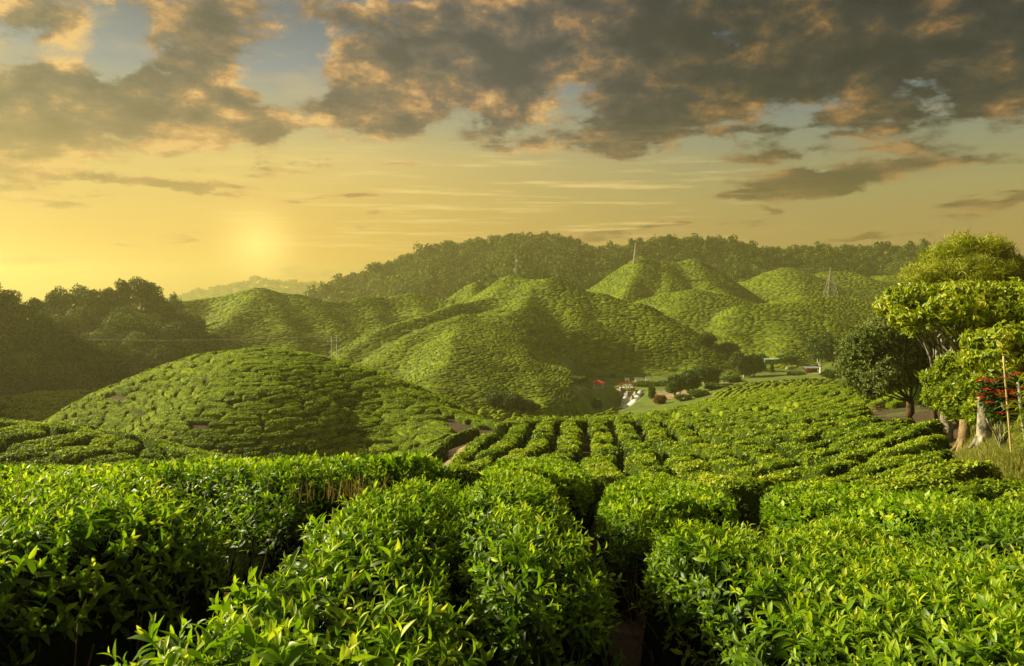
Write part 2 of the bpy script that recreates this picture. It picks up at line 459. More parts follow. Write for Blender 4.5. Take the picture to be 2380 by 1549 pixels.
# resample finely and smooth so the table leaves no creases
_fx = np.linspace(_TP[0], _TP[-1], 240); _fy = np.linspace(_LTD[0], _LTD[-1], 240)
_g = np.stack([np.interp(_fy, _LTD, r) for r in _TT])
_g = np.stack([np.interp(_fx, _TP, _g[:, j]) for j in range(240)], 1)
def _blur(a, ax, k):
    w = np.hanning(2 * k + 3)[1:-1]; w /= w.sum()
    p = [(0, 0), (0, 0)]; p[ax] = (k, k)
    a = np.pad(a, p, mode='edge')
    return np.apply_along_axis(lambda r: np.convolve(r, w, 'valid'), ax, a)
_g = _blur(_blur(_g, 0, 9), 1, 5)
def base_top(x, y):
    d = np.maximum(np.maximum(y, np.abs(x) * 0.35), 1.0)
    u = np.clip(CX + x / d * F, _TP[0], _TP[-1])
    a = (u - _fx[0]) / (_fx[1] - _fx[0]); b = (np.log(np.clip(d, 1, 1199)) - _fy[0]) / (_fy[1] - _fy[0])
    i = np.clip(a.astype(int), 0, 238); j = np.clip(b.astype(int), 0, 238)
    fa, fb = np.clip(a - i, 0, 1), np.clip(b - j, 0, 1)
    z = (_g[i, j] * (1 - fa) + _g[i + 1, j] * fa) * (1 - fb) + (_g[i, j + 1] * (1 - fa) + _g[i + 1, j + 1] * fa) * fb
    return z
# every hill: ridge lines as (px, py, depth) in the photograph, slope, crest rounding, smooth-max width, row pitch (0 = no tea)
HILLS = [
 ('near_shoulder', [[(-300, 960, 34), (0, 988, 34), (100, 1008, 33), (180, 1036, 32), (250, 1062, 31)]], .42, 4, .5, 1.1),
 ('low_mound', [[(-300, 930, 92), (0, 921, 92), (100, 914, 92), (200, 908, 92), (320, 920, 92), (400, 945, 93)],
                [(60, 990, 78), (150, 966, 78), (260, 956, 78), (330, 962, 78)]], .5, 5, .5, 0.95),
 ('dome', [[(440, 850, 65), (520, 829, 66), (600, 819, 66), (680, 820, 66), (760, 834, 66), (830, 860, 65), (900, 894, 63), (980, 938, 59), (1060, 972, 54)],
           [(440, 852, 65), (390, 895, 63), (330, 955, 60), (270, 1010, 57), (225, 1060, 54)],
           [(600, 819, 66), (590, 845, 60), (585, 890, 55)]], .84, 8, .8, 0.74),
 ('spur_hill', [[(830, 862, 138), (870, 835, 145), (910, 808, 152), (960, 776, 160), (1020, 748, 170), (1080, 742, 178), (1140, 738, 186), (1180, 730, 194)],
                [(1080, 745, 177), (1062, 765, 160), (1052, 800, 144), (1040, 845, 128), (1010, 900, 113), (990, 950, 103)],
                [(1150, 742, 187), (1190, 765, 192), (1250, 790, 198), (1340, 803, 200), (1390, 822, 201), (1440, 850, 203), (1490, 874, 204)],
                [(1190, 768, 188), (1205, 810, 160), (1225, 860, 138), (1250, 915, 120), (1270, 950, 111)],
                [(1150, 745, 186), (1135, 790, 160), (1128, 850, 138), (1120, 900, 121), (1115, 945, 110)],
                [(1250, 790, 198), (1290, 842, 172), (1312, 888, 146), (1312, 925, 130)]], .66, 3, 1.2, 0.66),
 ('main_hill', [[(1000, 712, 226), (1060, 695, 226), (1120, 684, 226), (1160, 664, 227), (1185, 650, 227), (1215, 645, 226), (1245, 662, 220), (1285, 654, 216), (1335, 672, 212), (1400, 688, 210), (1480, 708, 206), (1540, 736, 202), (1590, 768, 198), (1625, 795, 194), (1650, 830, 188)],
                [(1185, 652, 226), (1150, 690, 212), (1060, 708, 196), (960, 738, 180), (880, 768, 168), (820, 800, 160), (780, 840, 150)],
                [(1240, 664, 220), (1230, 695, 204), (1215, 720, 190), (1180, 730, 178)],
                [(1290, 657, 215), (1320, 700, 204), (1350, 745, 192), (1385, 785, 188), (1425, 820, 182)],
                [(1400, 690, 210), (1440, 730, 200), (1475, 770, 194), (1500, 805, 190)],
                [(1500, 718, 204), (1540, 760, 196), (1575, 800, 188)]], .63, 2.6, 1.5, 0.78),
 ('left_hill', [[(410, 700, 190), (470, 696, 200), (540, 686, 202), (600, 676, 203), (680, 691, 204), (760, 699, 206), (850, 694, 216), (960, 684, 226), (1020, 690, 228)],
                [(600, 676, 203), (575, 705, 188), (530, 745, 172), (480, 785, 158), (430, 830, 145), (390, 872, 134)],
                [(615, 682, 200), (650, 715, 186), (670, 760, 172), (690, 810, 160)],
                [(690, 694, 203), (740, 720, 192), (790, 755, 182)],
                [(850, 696, 216), (880, 725, 202), (900, 760, 190)],
                [(960, 688, 225), (990, 720, 210), (1010, 750, 200)]], .60, 2.8, 1.5, 0.76),
 ('cone_hill', [[(1095, 660, 262), (1108, 653, 262), (1118, 662, 262)], [(1108, 653, 262), (1100, 700, 246)]], .8, 2, .8, 0.8),
 ('terrace_hill', [[(1480, 822, 196), (1550, 808, 200), (1610, 806, 198), (1650, 838, 190), (1680, 850, 184)], [(1540, 812, 198), (1520, 850, 186)]], .4, 6, .8, 0.85),
 ('right_hill', [[(1440, 722, 262), (1480, 712, 264), (1520, 695, 262), (1570, 680, 260), (1610, 675, 258), (1680, 690, 256), (1760, 706, 255), (1850, 695, 262), (1920, 690, 268), (2020, 705, 270), (2160, 705, 275), (2400, 700, 280)],
                 [(1610, 676, 258), (1590, 720, 244), (1620, 790, 228)], [(1850, 697, 262), (1880, 730, 250)]], .5, 6, 1.0, 0.85),
 ('row_hill', [[(1640, 775, 236), (1680, 738, 238), (1730, 716, 236), (1790, 718, 234), (1850, 728, 232), (1920, 746, 228), (1980, 768, 222), (2080, 800, 214)],
               [(1720, 718, 236), (1690, 770, 222), (1680, 820, 208)], [(1850, 728, 232), (1840, 780, 214), (1820, 825, 200)]], .6, 5, .8, 0.85),
 ('cone_ridge', [[(1360, 690, 326), (1420, 645, 330), (1460, 618, 330), (1492, 598, 330), (1530, 612, 331), (1570, 612, 333), (1615, 604, 335), (1650, 630, 333), (1700, 660, 331), (1750, 698, 326)],
                 [(1492, 598, 330), (1475, 640, 312), (1450, 685, 290)], [(1540, 613, 331), (1560, 650, 312), (1550, 690, 295)],
                 [(1615, 606, 334), (1650, 655, 314), (1720, 695, 296)]], .66, 2.2, 1.5, 1),
 ('far_mound', [[(1740, 672, 372), (1790, 640, 376), (1832, 622, 378), (1880, 642, 380), (1920, 634, 384), (1965, 630, 388), (2040, 650, 392), (2110, 656, 396), (2300, 660, 400)],
                [(1832, 622, 378), (1860, 680, 350)], [(1965, 632, 388), (1960, 690, 350)]], .5, 6, 1.2, 1.15),
 ('flat_field', [[(2040, 640, 430), (2130, 636, 430), (2300, 640, 440)]], .22, 12, 1.5, 1.5),
 ('forest_left', [[(-400, 770, 140), (0, 768, 140), (100, 752, 141), (170, 744, 143), (250, 738, 146), (320, 722, 150), (350, 730, 153)],
                  [(320, 722, 150), (315, 790, 132), (300, 850, 118)], [(100, 752, 141), (60, 830, 118), (40, 890, 104)]], .85, 5, 1.0, 0),
 ('forest_ridge', [[(600, 756, 350), (700, 723, 365), (740, 713, 370), (800, 679, 385), (900, 633, 405), (1000, 603, 425), (1045, 584, 435), (1120, 576, 445), (1200, 567, 450), (1290, 569, 450), (1345, 589, 440), (1420, 603, 430),
                     (1500, 578, 450), (1600, 571, 460), (1690, 577, 465), (1785, 599, 460), (1900, 591, 480), (2050, 587, 490), (2200, 591, 490), (2400, 635, 480), (2700, 651, 480)],
                    [(1045, 584, 435), (1000, 651, 370), (960, 701, 320)], [(1200, 569, 450), (1180, 621, 380), (1220, 671, 300)], [(1290, 571, 450), (1330, 651, 360)],
                    [(1420, 603, 430), (1400, 671, 350)], [(1690, 577, 465), (1740, 651, 400)], [(1900, 591, 480), (1920, 631, 430)], [(2100, 589, 490), (2120, 636, 440)]], .55, 8, 2.0, 0),
 ('shade_hill', [[('w', -62, 36, 16), ('w', -65, 50, 18), ('w', -72, 57, 12)], [('w', -93, 92, 17), ('w', -96, 106, 21), ('w', -104, 126, 20)]], 1.25, 5, 1.0, 0),  # unseen hill left of the frame, added to shade the mounds and shoulder
 ('far_range', [[(250, 721, 900), (400, 716, 1000), (440, 706, 1050), (470, 698, 1080), (500, 684, 1100), (560, 671, 1120), (600, 664, 1120), (660, 670, 1120), (760, 672, 1120), (840, 661, 1100), (950, 656, 1100)]], .35, 20, 4, 0),
]
SEG = []          # ax, ay, az, bx, by, bz, slope, round, hill, line, index-in-line, last
for hi, (nm, lines, s, r, k, pitch) in enumerate(HILLS):
    for li, ln in enumerate(lines):
        pts = [P(*p) for p in ln]
        drop = pitch * .5                   # the photo shows bush tops; the soil lies lower
        for q in range(len(pts) - 1):
            a, b = pts[q], pts[q + 1]
            SEG.append([a[0], a[1], a[2] - drop, b[0], b[1], b[2] - drop, s, r, hi, li, q, q == len(pts) - 2])
SEG = np.array(SEG, float)
def hill_z(x, y):
    """per-hill heights (nhill, n); the spurs of one hill melt into each other"""
    n = len(x)
    Z = np.full((len(HILLS), n), -1e3)
    cur, L = None, None
    def merge(key, zl):
        h = int(key[0]); k = SOFT.get(HILLS[h][0], 0.4)
        hh = np.maximum(k - np.abs(zl - Z[h]), 0) / k
        Z[h] = np.maximum(zl, Z[h]) + hh * hh * k * 0.25
    for s in SEG:
        dx, dy = s[3] - s[0], s[4] - s[1]
        t = np.clip(((x - s[0]) * dx + (y - s[1]) * dy) / (dx * dx + dy * dy + 1e-9), 0, 1)
        d = np.hypot(x - s[0] - t * dx, y - s[1] - t * dy)
        z = s[2] + t * (s[5] - s[2]) - s[6] * (np.sqrt(d * d + s[7] ** 2) - s[7])
        key = (s[8], s[9])
        if key != cur:
            if cur is not None: merge(cur, L)
            cur, L = key, z
        else: L = np.maximum(L, z)
    merge(cur, L)
    return Z
SOFT = {'spur_hill': 5.0, 'main_hill': 5.0, 'left_hill': 5.0, 'cone_ridge': 3.5, 'right_hill': 4.0, 'row_hill': 4.0, 'forest_ridge': 5.0, 'dome': 2.0}
def wob(x, y):
    """small natural unevenness, growing with distance"""
    a = np.clip((np.hypot(x, y) - 25) / 120, 0, 1)
    return a * (fbm(x / 30, y / 30, 3, 3) * 1.7 + fbm(x / 9, y / 9, 9, 3) * 0.6)
def ground(x, y):
    shp = np.shape(x); x = np.ravel(np.asarray(x, float)); y = np.ravel(np.asarray(y, float))
    out = np.empty(len(x))
    for c in range(0, len(x), 60000):
        xs, ys = x[c:c + 60000], y[c:c + 60000]
        Z = hill_z(xs, ys)
        z = base_top(xs, ys) - 0.85
        for h in range(len(HILLS)):
            k = HILLS[h][4] * 2
            hh = np.maximum(k - np.abs(z - Z[h]), 0) / k
            z = np.maximum(z, Z[h]) + hh * hh * k * 0.25
        z = z + wob(xs, ys)
        # the flat valley lawn and the ravine below it
        u = CX + xs / np.maximum(ys, 1) * F
        sm = lambda v, a, b: np.clip((v - a) / (b - a), 0, 1) ** 2 * (3 - 2 * np.clip((v - a) / (b - a), 0, 1))
        w = sm(u, 1325, 1360) * (1 - sm(u, 1570, 1640)) * sm(ys, 138, 146) * (1 - sm(ys, 177, 186))
        z = z * (1 - w) + (-16.25) * w
        z = z + .68 * np.exp(-(seg_dist(xs, ys, BANK) / 1.15) ** 4)
        out[c:c + 60000] = z - stream_cut(xs, ys)
    return out.reshape(shp)
BANK = [tuple(P(px, 0, D)[:2]) for px, D in ((2375, 14.2), (2375, 17), (2345, 21))]
def stream_cut(x, y):
    """ravine that starts under the footbridge and runs towards the viewer and to the left"""
    c = [P(1456, 0, 155.5), P(1450, 0, 146), P(1430, 0, 134), P(1395, 0, 120), P(1340, 0, 108)]
    d = seg_dist(x, y, [(p[0], p[1]) for p in c])
    return 3.3 * np.exp(-(d / 3.3) ** 4) * np.clip((157.5 - y) / 2, 0, 1)
def seg_dist(x, y, pts):
    best = np.full(np.shape(x), 1e9)
    for (ax, ay), (bx, by) in zip(pts[:-1], pts[1:]):
        dx, dy = bx - ax, by - ay
        t = np.clip(((x - ax) * dx + (y - ay) * dy) / (dx * dx + dy * dy + 1e-9), 0, 1)
        best = np.minimum(best, np.hypot(x - ax - t * dx, y - ay - t * dy))
    return best
def g1(x, y): return float(ground(np.array([x]), np.array([y]))[0])
def hit(px, py, dmin=1.0, dmax=700, lift=0.0):
    """where the photograph's pixel meets the ground (raised by lift)"""
    D = np.exp(np.linspace(math.log(dmin), math.log(dmax), 1500))
    x = (px - CX) / F * D; z = CAMZ + (HY - py) / F * D
    g = ground(x, D) + lift
    i = np.nonzero(z < g)[0]
    i = i[0] if len(i) else len(D) - 1
    return np.array([x[i], D[i], g[i] - lift])
def on(px, D):
    x = (px - CX) / F * D
    return np.array([x, D, g1(x, D)])
def visible(x, y, z, tol):
    """rough test: does terrain hide the point by more than tol metres?"""
    ok = np.ones(len(x), bool)
    for t in np.concatenate([np.linspace(.12, .9, 16), np.linspace(.91, .985, 6)]):
        g = ground(x * t, y * t)
        line = CAMZ + (z - CAMZ) * t
        ok &= (g + 0.5 < line + tol)
    return ok

# ground sheet: polar grid, fine in front of the camera
def build_terrain():
    th = np.concatenate([np.linspace(-180, -48, 34)[:-1], np.linspace(-48, 48, 620), np.linspace(48, 180, 34)[1:]])
    r = np.concatenate([[0.0], np.exp(np.linspace(math.log(0.8), math.log(1400), 520)), [1900, 2600, 3600]])
    T, R = np.meshgrid(np.radians(th), r, indexing='ij')
    X, Y = np.sin(T) * R, np.cos(T) * R
    Z = ground(X, Y)
    beh = Y < 0
    Zf = np.where(R > 1400, -22, Z)
    V = np.stack([X, Y, Zf], -1).reshape(-1, 3)
    nr = len(r)
    i = np.arange(len(th) - 1)[:, None] * nr; j = np.arange(nr - 1)[None]
    f = np.stack([i + j, i + nr + j, i + nr + j + 1, i + j + 1], -1).reshape(-1, 4)
    m, N = new_mat('ground')
    geo = N.node('ShaderNodeNewGeometry')
    pos = geo.outputs['Position']
    n1 = N.noise(pos, .35, 6.0, .65); n2 = N.noise(pos, .05, 4.0, .6); n3 = N.noise(pos, 4.0, 4.0, .6)
    soil = N.ramp(n3, [(.3, (.014, .012, .005)), (.7, (.11, .062, .020))])
    grass = N.ramp(n1, [(.3, (.05, .085, .005)), (.55, (.13, .19, .010)), (.75, (.22, .27, .025))])
    at = N.node('ShaderNodeAttribute', attribute_name='grass')
    col = N.mix(N.smooth(E(N, at.outputs['Fac']) + (n1 - .5) * .6, .35, .6), soil, grass)
    b = N.node('ShaderNodeBsdfPrincipled'); N.put(b.inputs['Base Color'], col); b.inputs['Roughness'].default_value = .95
    bn = N.node('ShaderNodeBump'); bn.inputs['Strength'].default_value = 1.0; bn.inputs['Distance'].default_value = .12
    N.put(bn.inputs['Height'], N.noise(pos, 3.0, 6.0, .7)); m.node_tree.links.new(bn.outputs[0], b.inputs['Normal'])
    o = N.node('ShaderNodeOutputMaterial'); m.node_tree.links.new(b.outputs[0], o.inputs[0])
    M['ground'] = m
    x, y = V[:, 0], V[:, 1]
    grass_a = np.where((y > 90), .75, np.where((y > 42) & (x > 18), .42, .12))
    grass_a = np.where((y > 60) & (y <= 90), .35, grass_a)
    # grassy bank on the right
    grass_a = np.where((CX + x / np.maximum(y, 1) * F < 470) & (y < 200), .05, grass_a)
    u = CX + x / np.maximum(y, 1) * F
    bank = seg_dist(x, y, BANK) < 1.5
    grass_a = np.where(bank, .9, grass_a)
    grass_a = np.where((u > 1440) & (u < 1640) & (y > 62) & (y < 200), 1.0, grass_a)
    t = mesh_obj('ground', V, [f], m, None, {'grass': grass_a}, smooth=True)
    tag(t, kind='structure')
    t['label'] = 'rolling hills and valley floor of soil and grass under the tea'
build_terrain()

# ------------------------------------------------------------------ tea: leaves and shoots
def leaf_mesh(L, W, nseg, curl, fold):
    """a pointed leaf along +x, folded on its midrib and arching"""
    t = np.linspace(0, 1, nseg + 1)
    w = W * np.sin(pi * np.clip(t, 0, 1) ** 0.8) ** 0.85 * 0.5
    w[0] = W * .04; w[-1] = 0
    a = curl * t
    x = L * np.where(curl == 0, t, np.sin(a) / max(curl, 1e-3)); z = -L * (1 - np.cos(a)) / max(curl, 1e-3)
    V = []
    for i in range(nseg + 1):
        V.append([x[i], 0, z[i]])
        V.append([x[i], w[i], z[i] + w[i] * fold])
        V.append([x[i], -w[i], z[i] + w[i] * fold])
    f = []
    for i in range(nseg):
        a0, b0 = 3 * i, 3 * i + 3
        f += [[a0, b0, b0 + 1, a0 + 1], [a0, a0 + 2, b0 + 2, b0]]
    return np.array(V), np.array(f)
def make_shoot(nseg, seed, spread=1.0, n=6):
    r = random.Random(seed)
    V, Fc, T, c = [], [], [], 0
    yaw = r.uniform(0, 6.28)
    spec = [(.085, .034, 78, .25), (.082, .032, 66, .38), (.074, .029, 52, .50), (.062, .024, 40, .62), (.050, .018, 26, .78), (.034, .011, 8, .95)][6 - n:]
    for k, (L, W, inc, tone) in enumerate(spec):
        L *= r.uniform(.8, 1.25); W *= r.uniform(.85, 1.15)
        L *= .90; W *= .90; lv, lf = leaf_mesh(L, W, nseg, r.uniform(.3, 1.1), r.uniform(.25, .7))
        inc = radians(inc * spread + r.uniform(-14, 14)); yaw += 2.4 + r.uniform(-.4, .4)
        lv = lv @ rotm(r.uniform(-.5, .5), -(pi / 2 - inc), 0).T
        lv = lv @ rotm(0, 0, yaw).T
        lv[:, 2] += -.03 + k * .016
        V.append(lv); Fc.append(lf + c); T.append(np.full(len(lv), tone - .12 + r.uniform(-.1, .1))); c += len(lv)
    # stem
    st = np.array([[.0016, 0, -.09], [-.001, .0014, -.09], [-.001, -.0014, -.09], [.001, 0, .055], [-.0007, .001, .055], [-.0007, -.001, .055]])
    V.append(st); Fc.append(np.array([[0, 1, 4, 3], [1, 2, 5, 4], [2, 0, 3, 5]]) + c); T.append(np.full(6, .45))
    return np.concatenate(V), [np.concatenate(Fc)], np.concatenate(T)
SH0 = [make_shoot(4, 10 + i) for i in range(9)]
SH1 = [make_shoot(2, 30 + i) for i in range(7)]
def quad_leaf(n, seed, L=.075, W=.036, lean=(15, 75)):
    """clump of n single-face leaves"""
    r = random.Random(seed); V, Fc, T = [], [], []
    for k in range(n):
        l, w = L * r.uniform(.75, 1.25), W * r.uniform(.8, 1.2)
        lv = np.array([[0, 0, 0], [l * .5, w * .5, w * .18], [l, 0, -l * .06], [l * .5, -w * .5, w * .18]])
        inc = radians(r.uniform(*lean))
        lv = lv @ rotm(r.uniform(-.6, .6), -(pi / 2 - inc), 0).T @ rotm(0, 0, r.uniform(0, 6.28)).T
        lv += [r.uniform(-.02, .02), r.uniform(-.02, .02), r.uniform(-.02, .015)]
        V.append(lv); Fc.append([4 * k, 4 * k + 1, 4 * k + 2, 4 * k + 3])
        T.append(np.full(4, r.uniform(.2, .9)))
    return np.concatenate(V), [np.array(Fc)], np.concatenate(T)
SH2 = [quad_leaf(5, 50 + i) for i in range(8)]
SH3 = [quad_leaf(5, 70 + i, lean=(38, 88)) for i in range(8)]

# ------------------------------------------------------------------ near hedges
def poly_dist(x, y, poly):
    """signed distance to polygon outline, positive inside"""
    p = np.asarray(poly); d = np.full(x.shape, 1e9); inside = np.zeros(x.shape, bool)
    for (ax, ay), (bx, by) in zip(p, np.roll(p, -1, 0)):
        dx, dy = bx - ax, by - ay
        t = np.clip(((x - ax) * dx + (y - ay) * dy) / (dx * dx + dy * dy + 1e-9), 0, 1)
        d = np.minimum(d, np.hypot(x - ax - t * dx, y - ay - t * dy))
        c = ((ay > y) != (by > y)) & (x < dx * (y - ay) / (dy if abs(dy) > 1e-9 else 1e-9) + ax)
        inside ^= c
    return np.where(inside, d, -d)
def smooth_poly(p, it=2):
    p = np.asarray(p, float)
    for _ in range(it):
        q = np.roll(p, -1, 0)
        p = np.stack([p * .75 + q * .25, p * .25 + q * .75], 1).reshape(-1, 2)
    return p
HEDGE_POLYS = []
def hedge(name, label, pxpts, dens=1.0, height=.85, world=None, dip=0.0, seed=1):
    if world is None:
        world = [tuple(hit(px, py, 1.0, 60, .85)[:2]) for px, py in pxpts]
    poly = smooth_poly(world)
    # ragged outline
    poly = poly + np.stack([fbm(poly[:, 0] * 1.5, poly[:, 1] * 1.5, seed, 3), fbm(poly[:, 0] * 1.5, poly[:, 1] * 1.5, seed + 5, 3)], -1) * .10
    HEDGE_POLYS.append(poly)
    def prof(d): return np.clip(d / .24, 0, 1) ** .34
    def top(x, y, d):
        lump = fbm(x * 1.1, y * 1.1, seed + 3, 3) * .09 + fbm(x * 4.5, y * 4.5, seed + 7, 2) * .04
        return ground(x, y) + (height + lump - .06 * np.clip(1 - d / .5, 0, 1) ** 2) * prof(d)
    x0, y0 = poly.min(0); x1, y1 = poly.max(0)
    x0 = max(x0, -11); x1 = min(x1, 11); y0 = max(y0, 1.0)
    root = empty('tea_hedge', (float(poly[:, 0].mean()), float(poly[:, 1].mean()), g1(float(poly[:, 0].mean()), float(poly[:, 1].mean()))), label, 'tea hedge')
    off = np.array(root.location)
    # inner body under the leaves; its near-black colour paints the shade inside
    g = .07
    X, Y = np.meshgrid(np.arange(x0, x1 + g, g), np.arange(y0, y1 + g, g), indexing='ij')
    D = poly_dist(X, Y, poly)
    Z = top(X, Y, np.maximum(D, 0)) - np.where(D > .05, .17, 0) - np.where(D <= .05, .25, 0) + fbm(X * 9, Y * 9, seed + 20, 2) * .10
    ok = D > -.02
    ny = X.shape[1]
    i = np.arange(X.shape[0] - 1)[:, None] * ny; j = np.arange(ny - 1)[None]
    f = np.stack([i + j, i + ny + j, i + ny + j + 1, i + j + 1], -1).reshape(-1, 4)
    okr = ok.ravel()
    f = f[okr[f].all(1)]
    V = np.stack([X, Y, Z], -1).reshape(-1, 3)
    used = np.unique(f); remap = np.zeros(len(V), int); remap[used] = np.arange(len(used))
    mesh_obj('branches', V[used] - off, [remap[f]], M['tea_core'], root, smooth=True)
    # shoots on the plucking table
    r = np.random.default_rng(seed)
    def cull(x, y, z):
        px, py = to_px(x, y, z)
        return (px > -160) & (px < 2540) & (py < 1760)
    near, mid, far = [], [], []
    area = (x1 - x0) * (y1 - y0)
    n = int(area * 460 * dens)
    xs, ys = r.uniform(x0, x1, n), r.uniform(y0, y1, n)
    d = poly_dist(xs, ys, poly)
    keep = (d > .085) | ((d > .03) & (r.uniform(0, 1, n) < .15))
    dist = np.hypot(xs, ys)
    want = 1.0
    want = want * np.clip(.85 + fbm(xs * 2.2, ys * 2.2, seed + 11, 2) * .9, .4, 1)
    keep &= r.uniform(0, 1, n) < want
    xs, ys, d = xs[keep], ys[keep], d[keep]
    zs = top(xs, ys, d)
    e = .05
    nx = -(top(xs + e, ys, poly_dist(xs + e, ys, poly).clip(0)) - zs) / e
    ny_ = -(top(xs, ys + e, poly_dist(xs, ys + e, poly).clip(0)) - zs) / e
    nrm = np.stack([np.clip(nx, -1.4, 1.4), np.clip(ny_, -1.4, 1.4), np.ones(len(xs))], -1)
    jit = r.normal(0, .28, (len(xs), 3)); 
    nrm = nrm + jit
    c = cull(xs, ys, zs)
    pos = np.stack([xs, ys, zs + r.uniform(-.075, .03, len(xs))], -1)[c]; nrm = nrm[c]
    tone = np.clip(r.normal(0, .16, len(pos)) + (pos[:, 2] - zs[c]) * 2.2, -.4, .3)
    # shoots on the flanks, fewer, with furrow shade painted into their leaf tone, deepest low down
    per = np.linalg.norm(np.roll(poly, -1, 0) - poly, axis=1); cum = np.concatenate([[0], np.cumsum(per)])
    m = int(cum[-1] * 64 * dens)
    s = r.uniform(0, cum[-1], m); k = np.clip(np.searchsorted(cum, s) - 1, 0, len(poly) - 1); tt = ((s - cum[k]) / per[k])[:, None]
    a, b = poly[k], np.roll(poly, -1, 0)[k]
    q = a + (b - a) * tt
    tan = (b - a) / per[k][:, None]; out = np.stack([tan[:, 1], -tan[:, 0]], -1)
    test = poly_dist(q[:, 0] + out[:, 0] * .05, q[:, 1] + out[:, 1] * .05, poly) > 0
    out[test] *= -1
    hh = np.where(r.uniform(0, 1, m) < .86, r.uniform(.52, 1.0, m), r.uniform(.15, .6, m))
    q = q - out * (.08 + .06 * r.uniform(0, 1, m))[:, None]
    zq = ground(q[:, 0], q[:, 1]) + hh * height * .92
    nq = np.concatenate([out * 1.0, (0.5 + hh * .5)[:, None]], 1) + r.normal(0, .35, (m, 3))
    c = cull(q[:, 0], q[:, 1], zq)
    pos = np.concatenate([pos, np.concatenate([q, zq[:, None]], 1)[c]]); nrm = np.concatenate([nrm, nq[c]])
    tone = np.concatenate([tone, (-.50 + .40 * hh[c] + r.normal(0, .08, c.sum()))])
    dist = np.hypot(pos[:, 0], pos[:, 1])
    R = frames(nrm, r.uniform(0, 2 * pi, len(pos)))
    sc = r.uniform(.75, 1.3, len(pos))
    parts = []
    for protos, sel in ((SH0, dist < 4.4), (SH1, (dist >= 4.4) & (dist < 7.5)), (SH2, dist >= 7.5)):
        if sel.sum():
            parts.append(scatter(protos, r.integers(0, len(protos), sel.sum()), pos[sel] - off, R[sel], sc[sel], tone[sel]))
    Vs, Fs, Ts, nn = [], {3: [], 4: []}, [], 0
    for v, fs, t in parts:
        for ff in fs: Fs[ff.shape[1]].append(ff + nn)
        Vs.append(v); Ts.append(t); nn += len(v)
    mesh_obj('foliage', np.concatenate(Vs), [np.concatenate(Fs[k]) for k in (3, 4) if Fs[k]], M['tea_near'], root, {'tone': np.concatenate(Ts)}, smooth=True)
    # bare twigs showing on the flanks
    mb = MB()
    ns = int(min(cum[-1] * 16, 420))
    s = r.uniform(0, cum[-1], ns); k = np.clip(np.searchsorted(cum, s) - 1, 0, len(poly) - 1)
    cnt = 0
    for kk, ss in zip(k, s):
        a, b = poly[kk], poly[(kk + 1) % len(poly)]
        p = a + (b - a) * ((ss - cum[kk]) / per[kk])
        if not (0.8 < p[1] < 8 and abs(p[0]) < p[1] * .75 + .4): continue
        t_ = (b - a) / per[kk]; o_ = np.array([t_[1], -t_[0]])
        if poly_dist(np.array([p[0] + o_[0] * .05]), np.array([p[1] + o_[1] * .05]), poly)[0] > 0: o_ = -o_
        base = p - o_ * .22
        z0 = g1(base[0], base[1]); L = r.uniform(.35, .75)
        pts = [np.array([base[0], base[1], z0])]
        dirv = np.array([o_[0] * .35, o_[1] * .35, 1.0]) + r.normal(0, .2, 3)
        for q_ in range(4):
            dirv = dirv + r.normal(0, .28, 3); dirv[2] = abs(dirv[2]) + .2
            dirv /= np.linalg.norm(dirv); pts.append(pts[-1] + dirv * L / 4)
        mb.tube(np.array(pts) - off, np.linspace(.008, .003, 5) * r.uniform(.7, 1.3), 5, False); cnt += 1
    if cnt > 14: mb.build('twigs', M['twig'], root, True)
    return root
hedge('tea_hedge', 'bright leafy tea hedge filling the left edge of the foreground', [(-420, 1128), (0, 1118), (300, 1112), (470, 1135), (545, 1158), (520, 1195), (410, 1228), (250, 1262), (100, 1300), (-20, 1340), (-420, 1430)], seed=1)
hedge('tea_hedge', 'long thin tea hedge running along the crest behind the left foreground hedge', [(-420, 1090), (0, 1090), (300, 1084), (600, 1084), (820, 1072), (1000, 1066), (1075, 1078), (1000, 1090), (900, 1096), (800, 1104), (700, 1118), (620, 1132), (500, 1112), (200, 1106), (-420, 1108)], seed=2)
hedge('tea_hedge', 'broad tea hedge with large pale leaves at the bottom, left of centre', [(745, 1150), (850, 1130), (1000, 1108), (1085, 1108), (1105, 1140), (1065, 1200), (1040, 1290), (1060, 1350), (1110, 1420), (1170, 1500), (1190, 1750), (-30, 1750), (90, 1580), (190, 1490), (320, 1425), (460, 1365), (600, 1300), (695, 1250), (685, 1200)], seed=3)
hedge('tea_hedge', 'shaded dark green tea hedge bulging into the central furrow', [(1050, 1118), (1120, 1098), (1290, 1104), (1325, 1165), (1350, 1210), (1410, 1255), (1450, 1305), (1430, 1340), (1340, 1365), (1230, 1370), (1150, 1360), (1070, 1310), (1050, 1230), (1045, 1175)], seed=4)
hedge('tea_hedge', 'wide glossy tea hedge filling the bottom right corner of the foreground', [(1485, 1228), (1570, 1212), (1680, 1225), (1790, 1250), (1830, 1208), (1950, 1200), (2100, 1235), (2250, 1275), (2420, 1300), (2900, 1320), (2900, 1750), (1690, 1750), (1705, 1500), (1695, 1430), (1630, 1355), (1550, 1300), (1500, 1262)], seed=5)
hedge('tea_hedge', 'low dark tea hedge behind the furrow, right of centre', [(1390, 1150), (1410, 1112), (1500, 1098), (1600, 1115), (1700, 1145), (1745, 1172), (1650, 1172), (1570, 1186), (1450, 1205), (1405, 1180)], seed=6)
hedge('tea_hedge', 'small tea hedge on the crest at the top of the central furrow', [(1115, 1098), (1100, 1080), (1180, 1068), (1300, 1072), (1385, 1090), (1375, 1130), (1320, 1120), (1220, 1102)], seed=8)
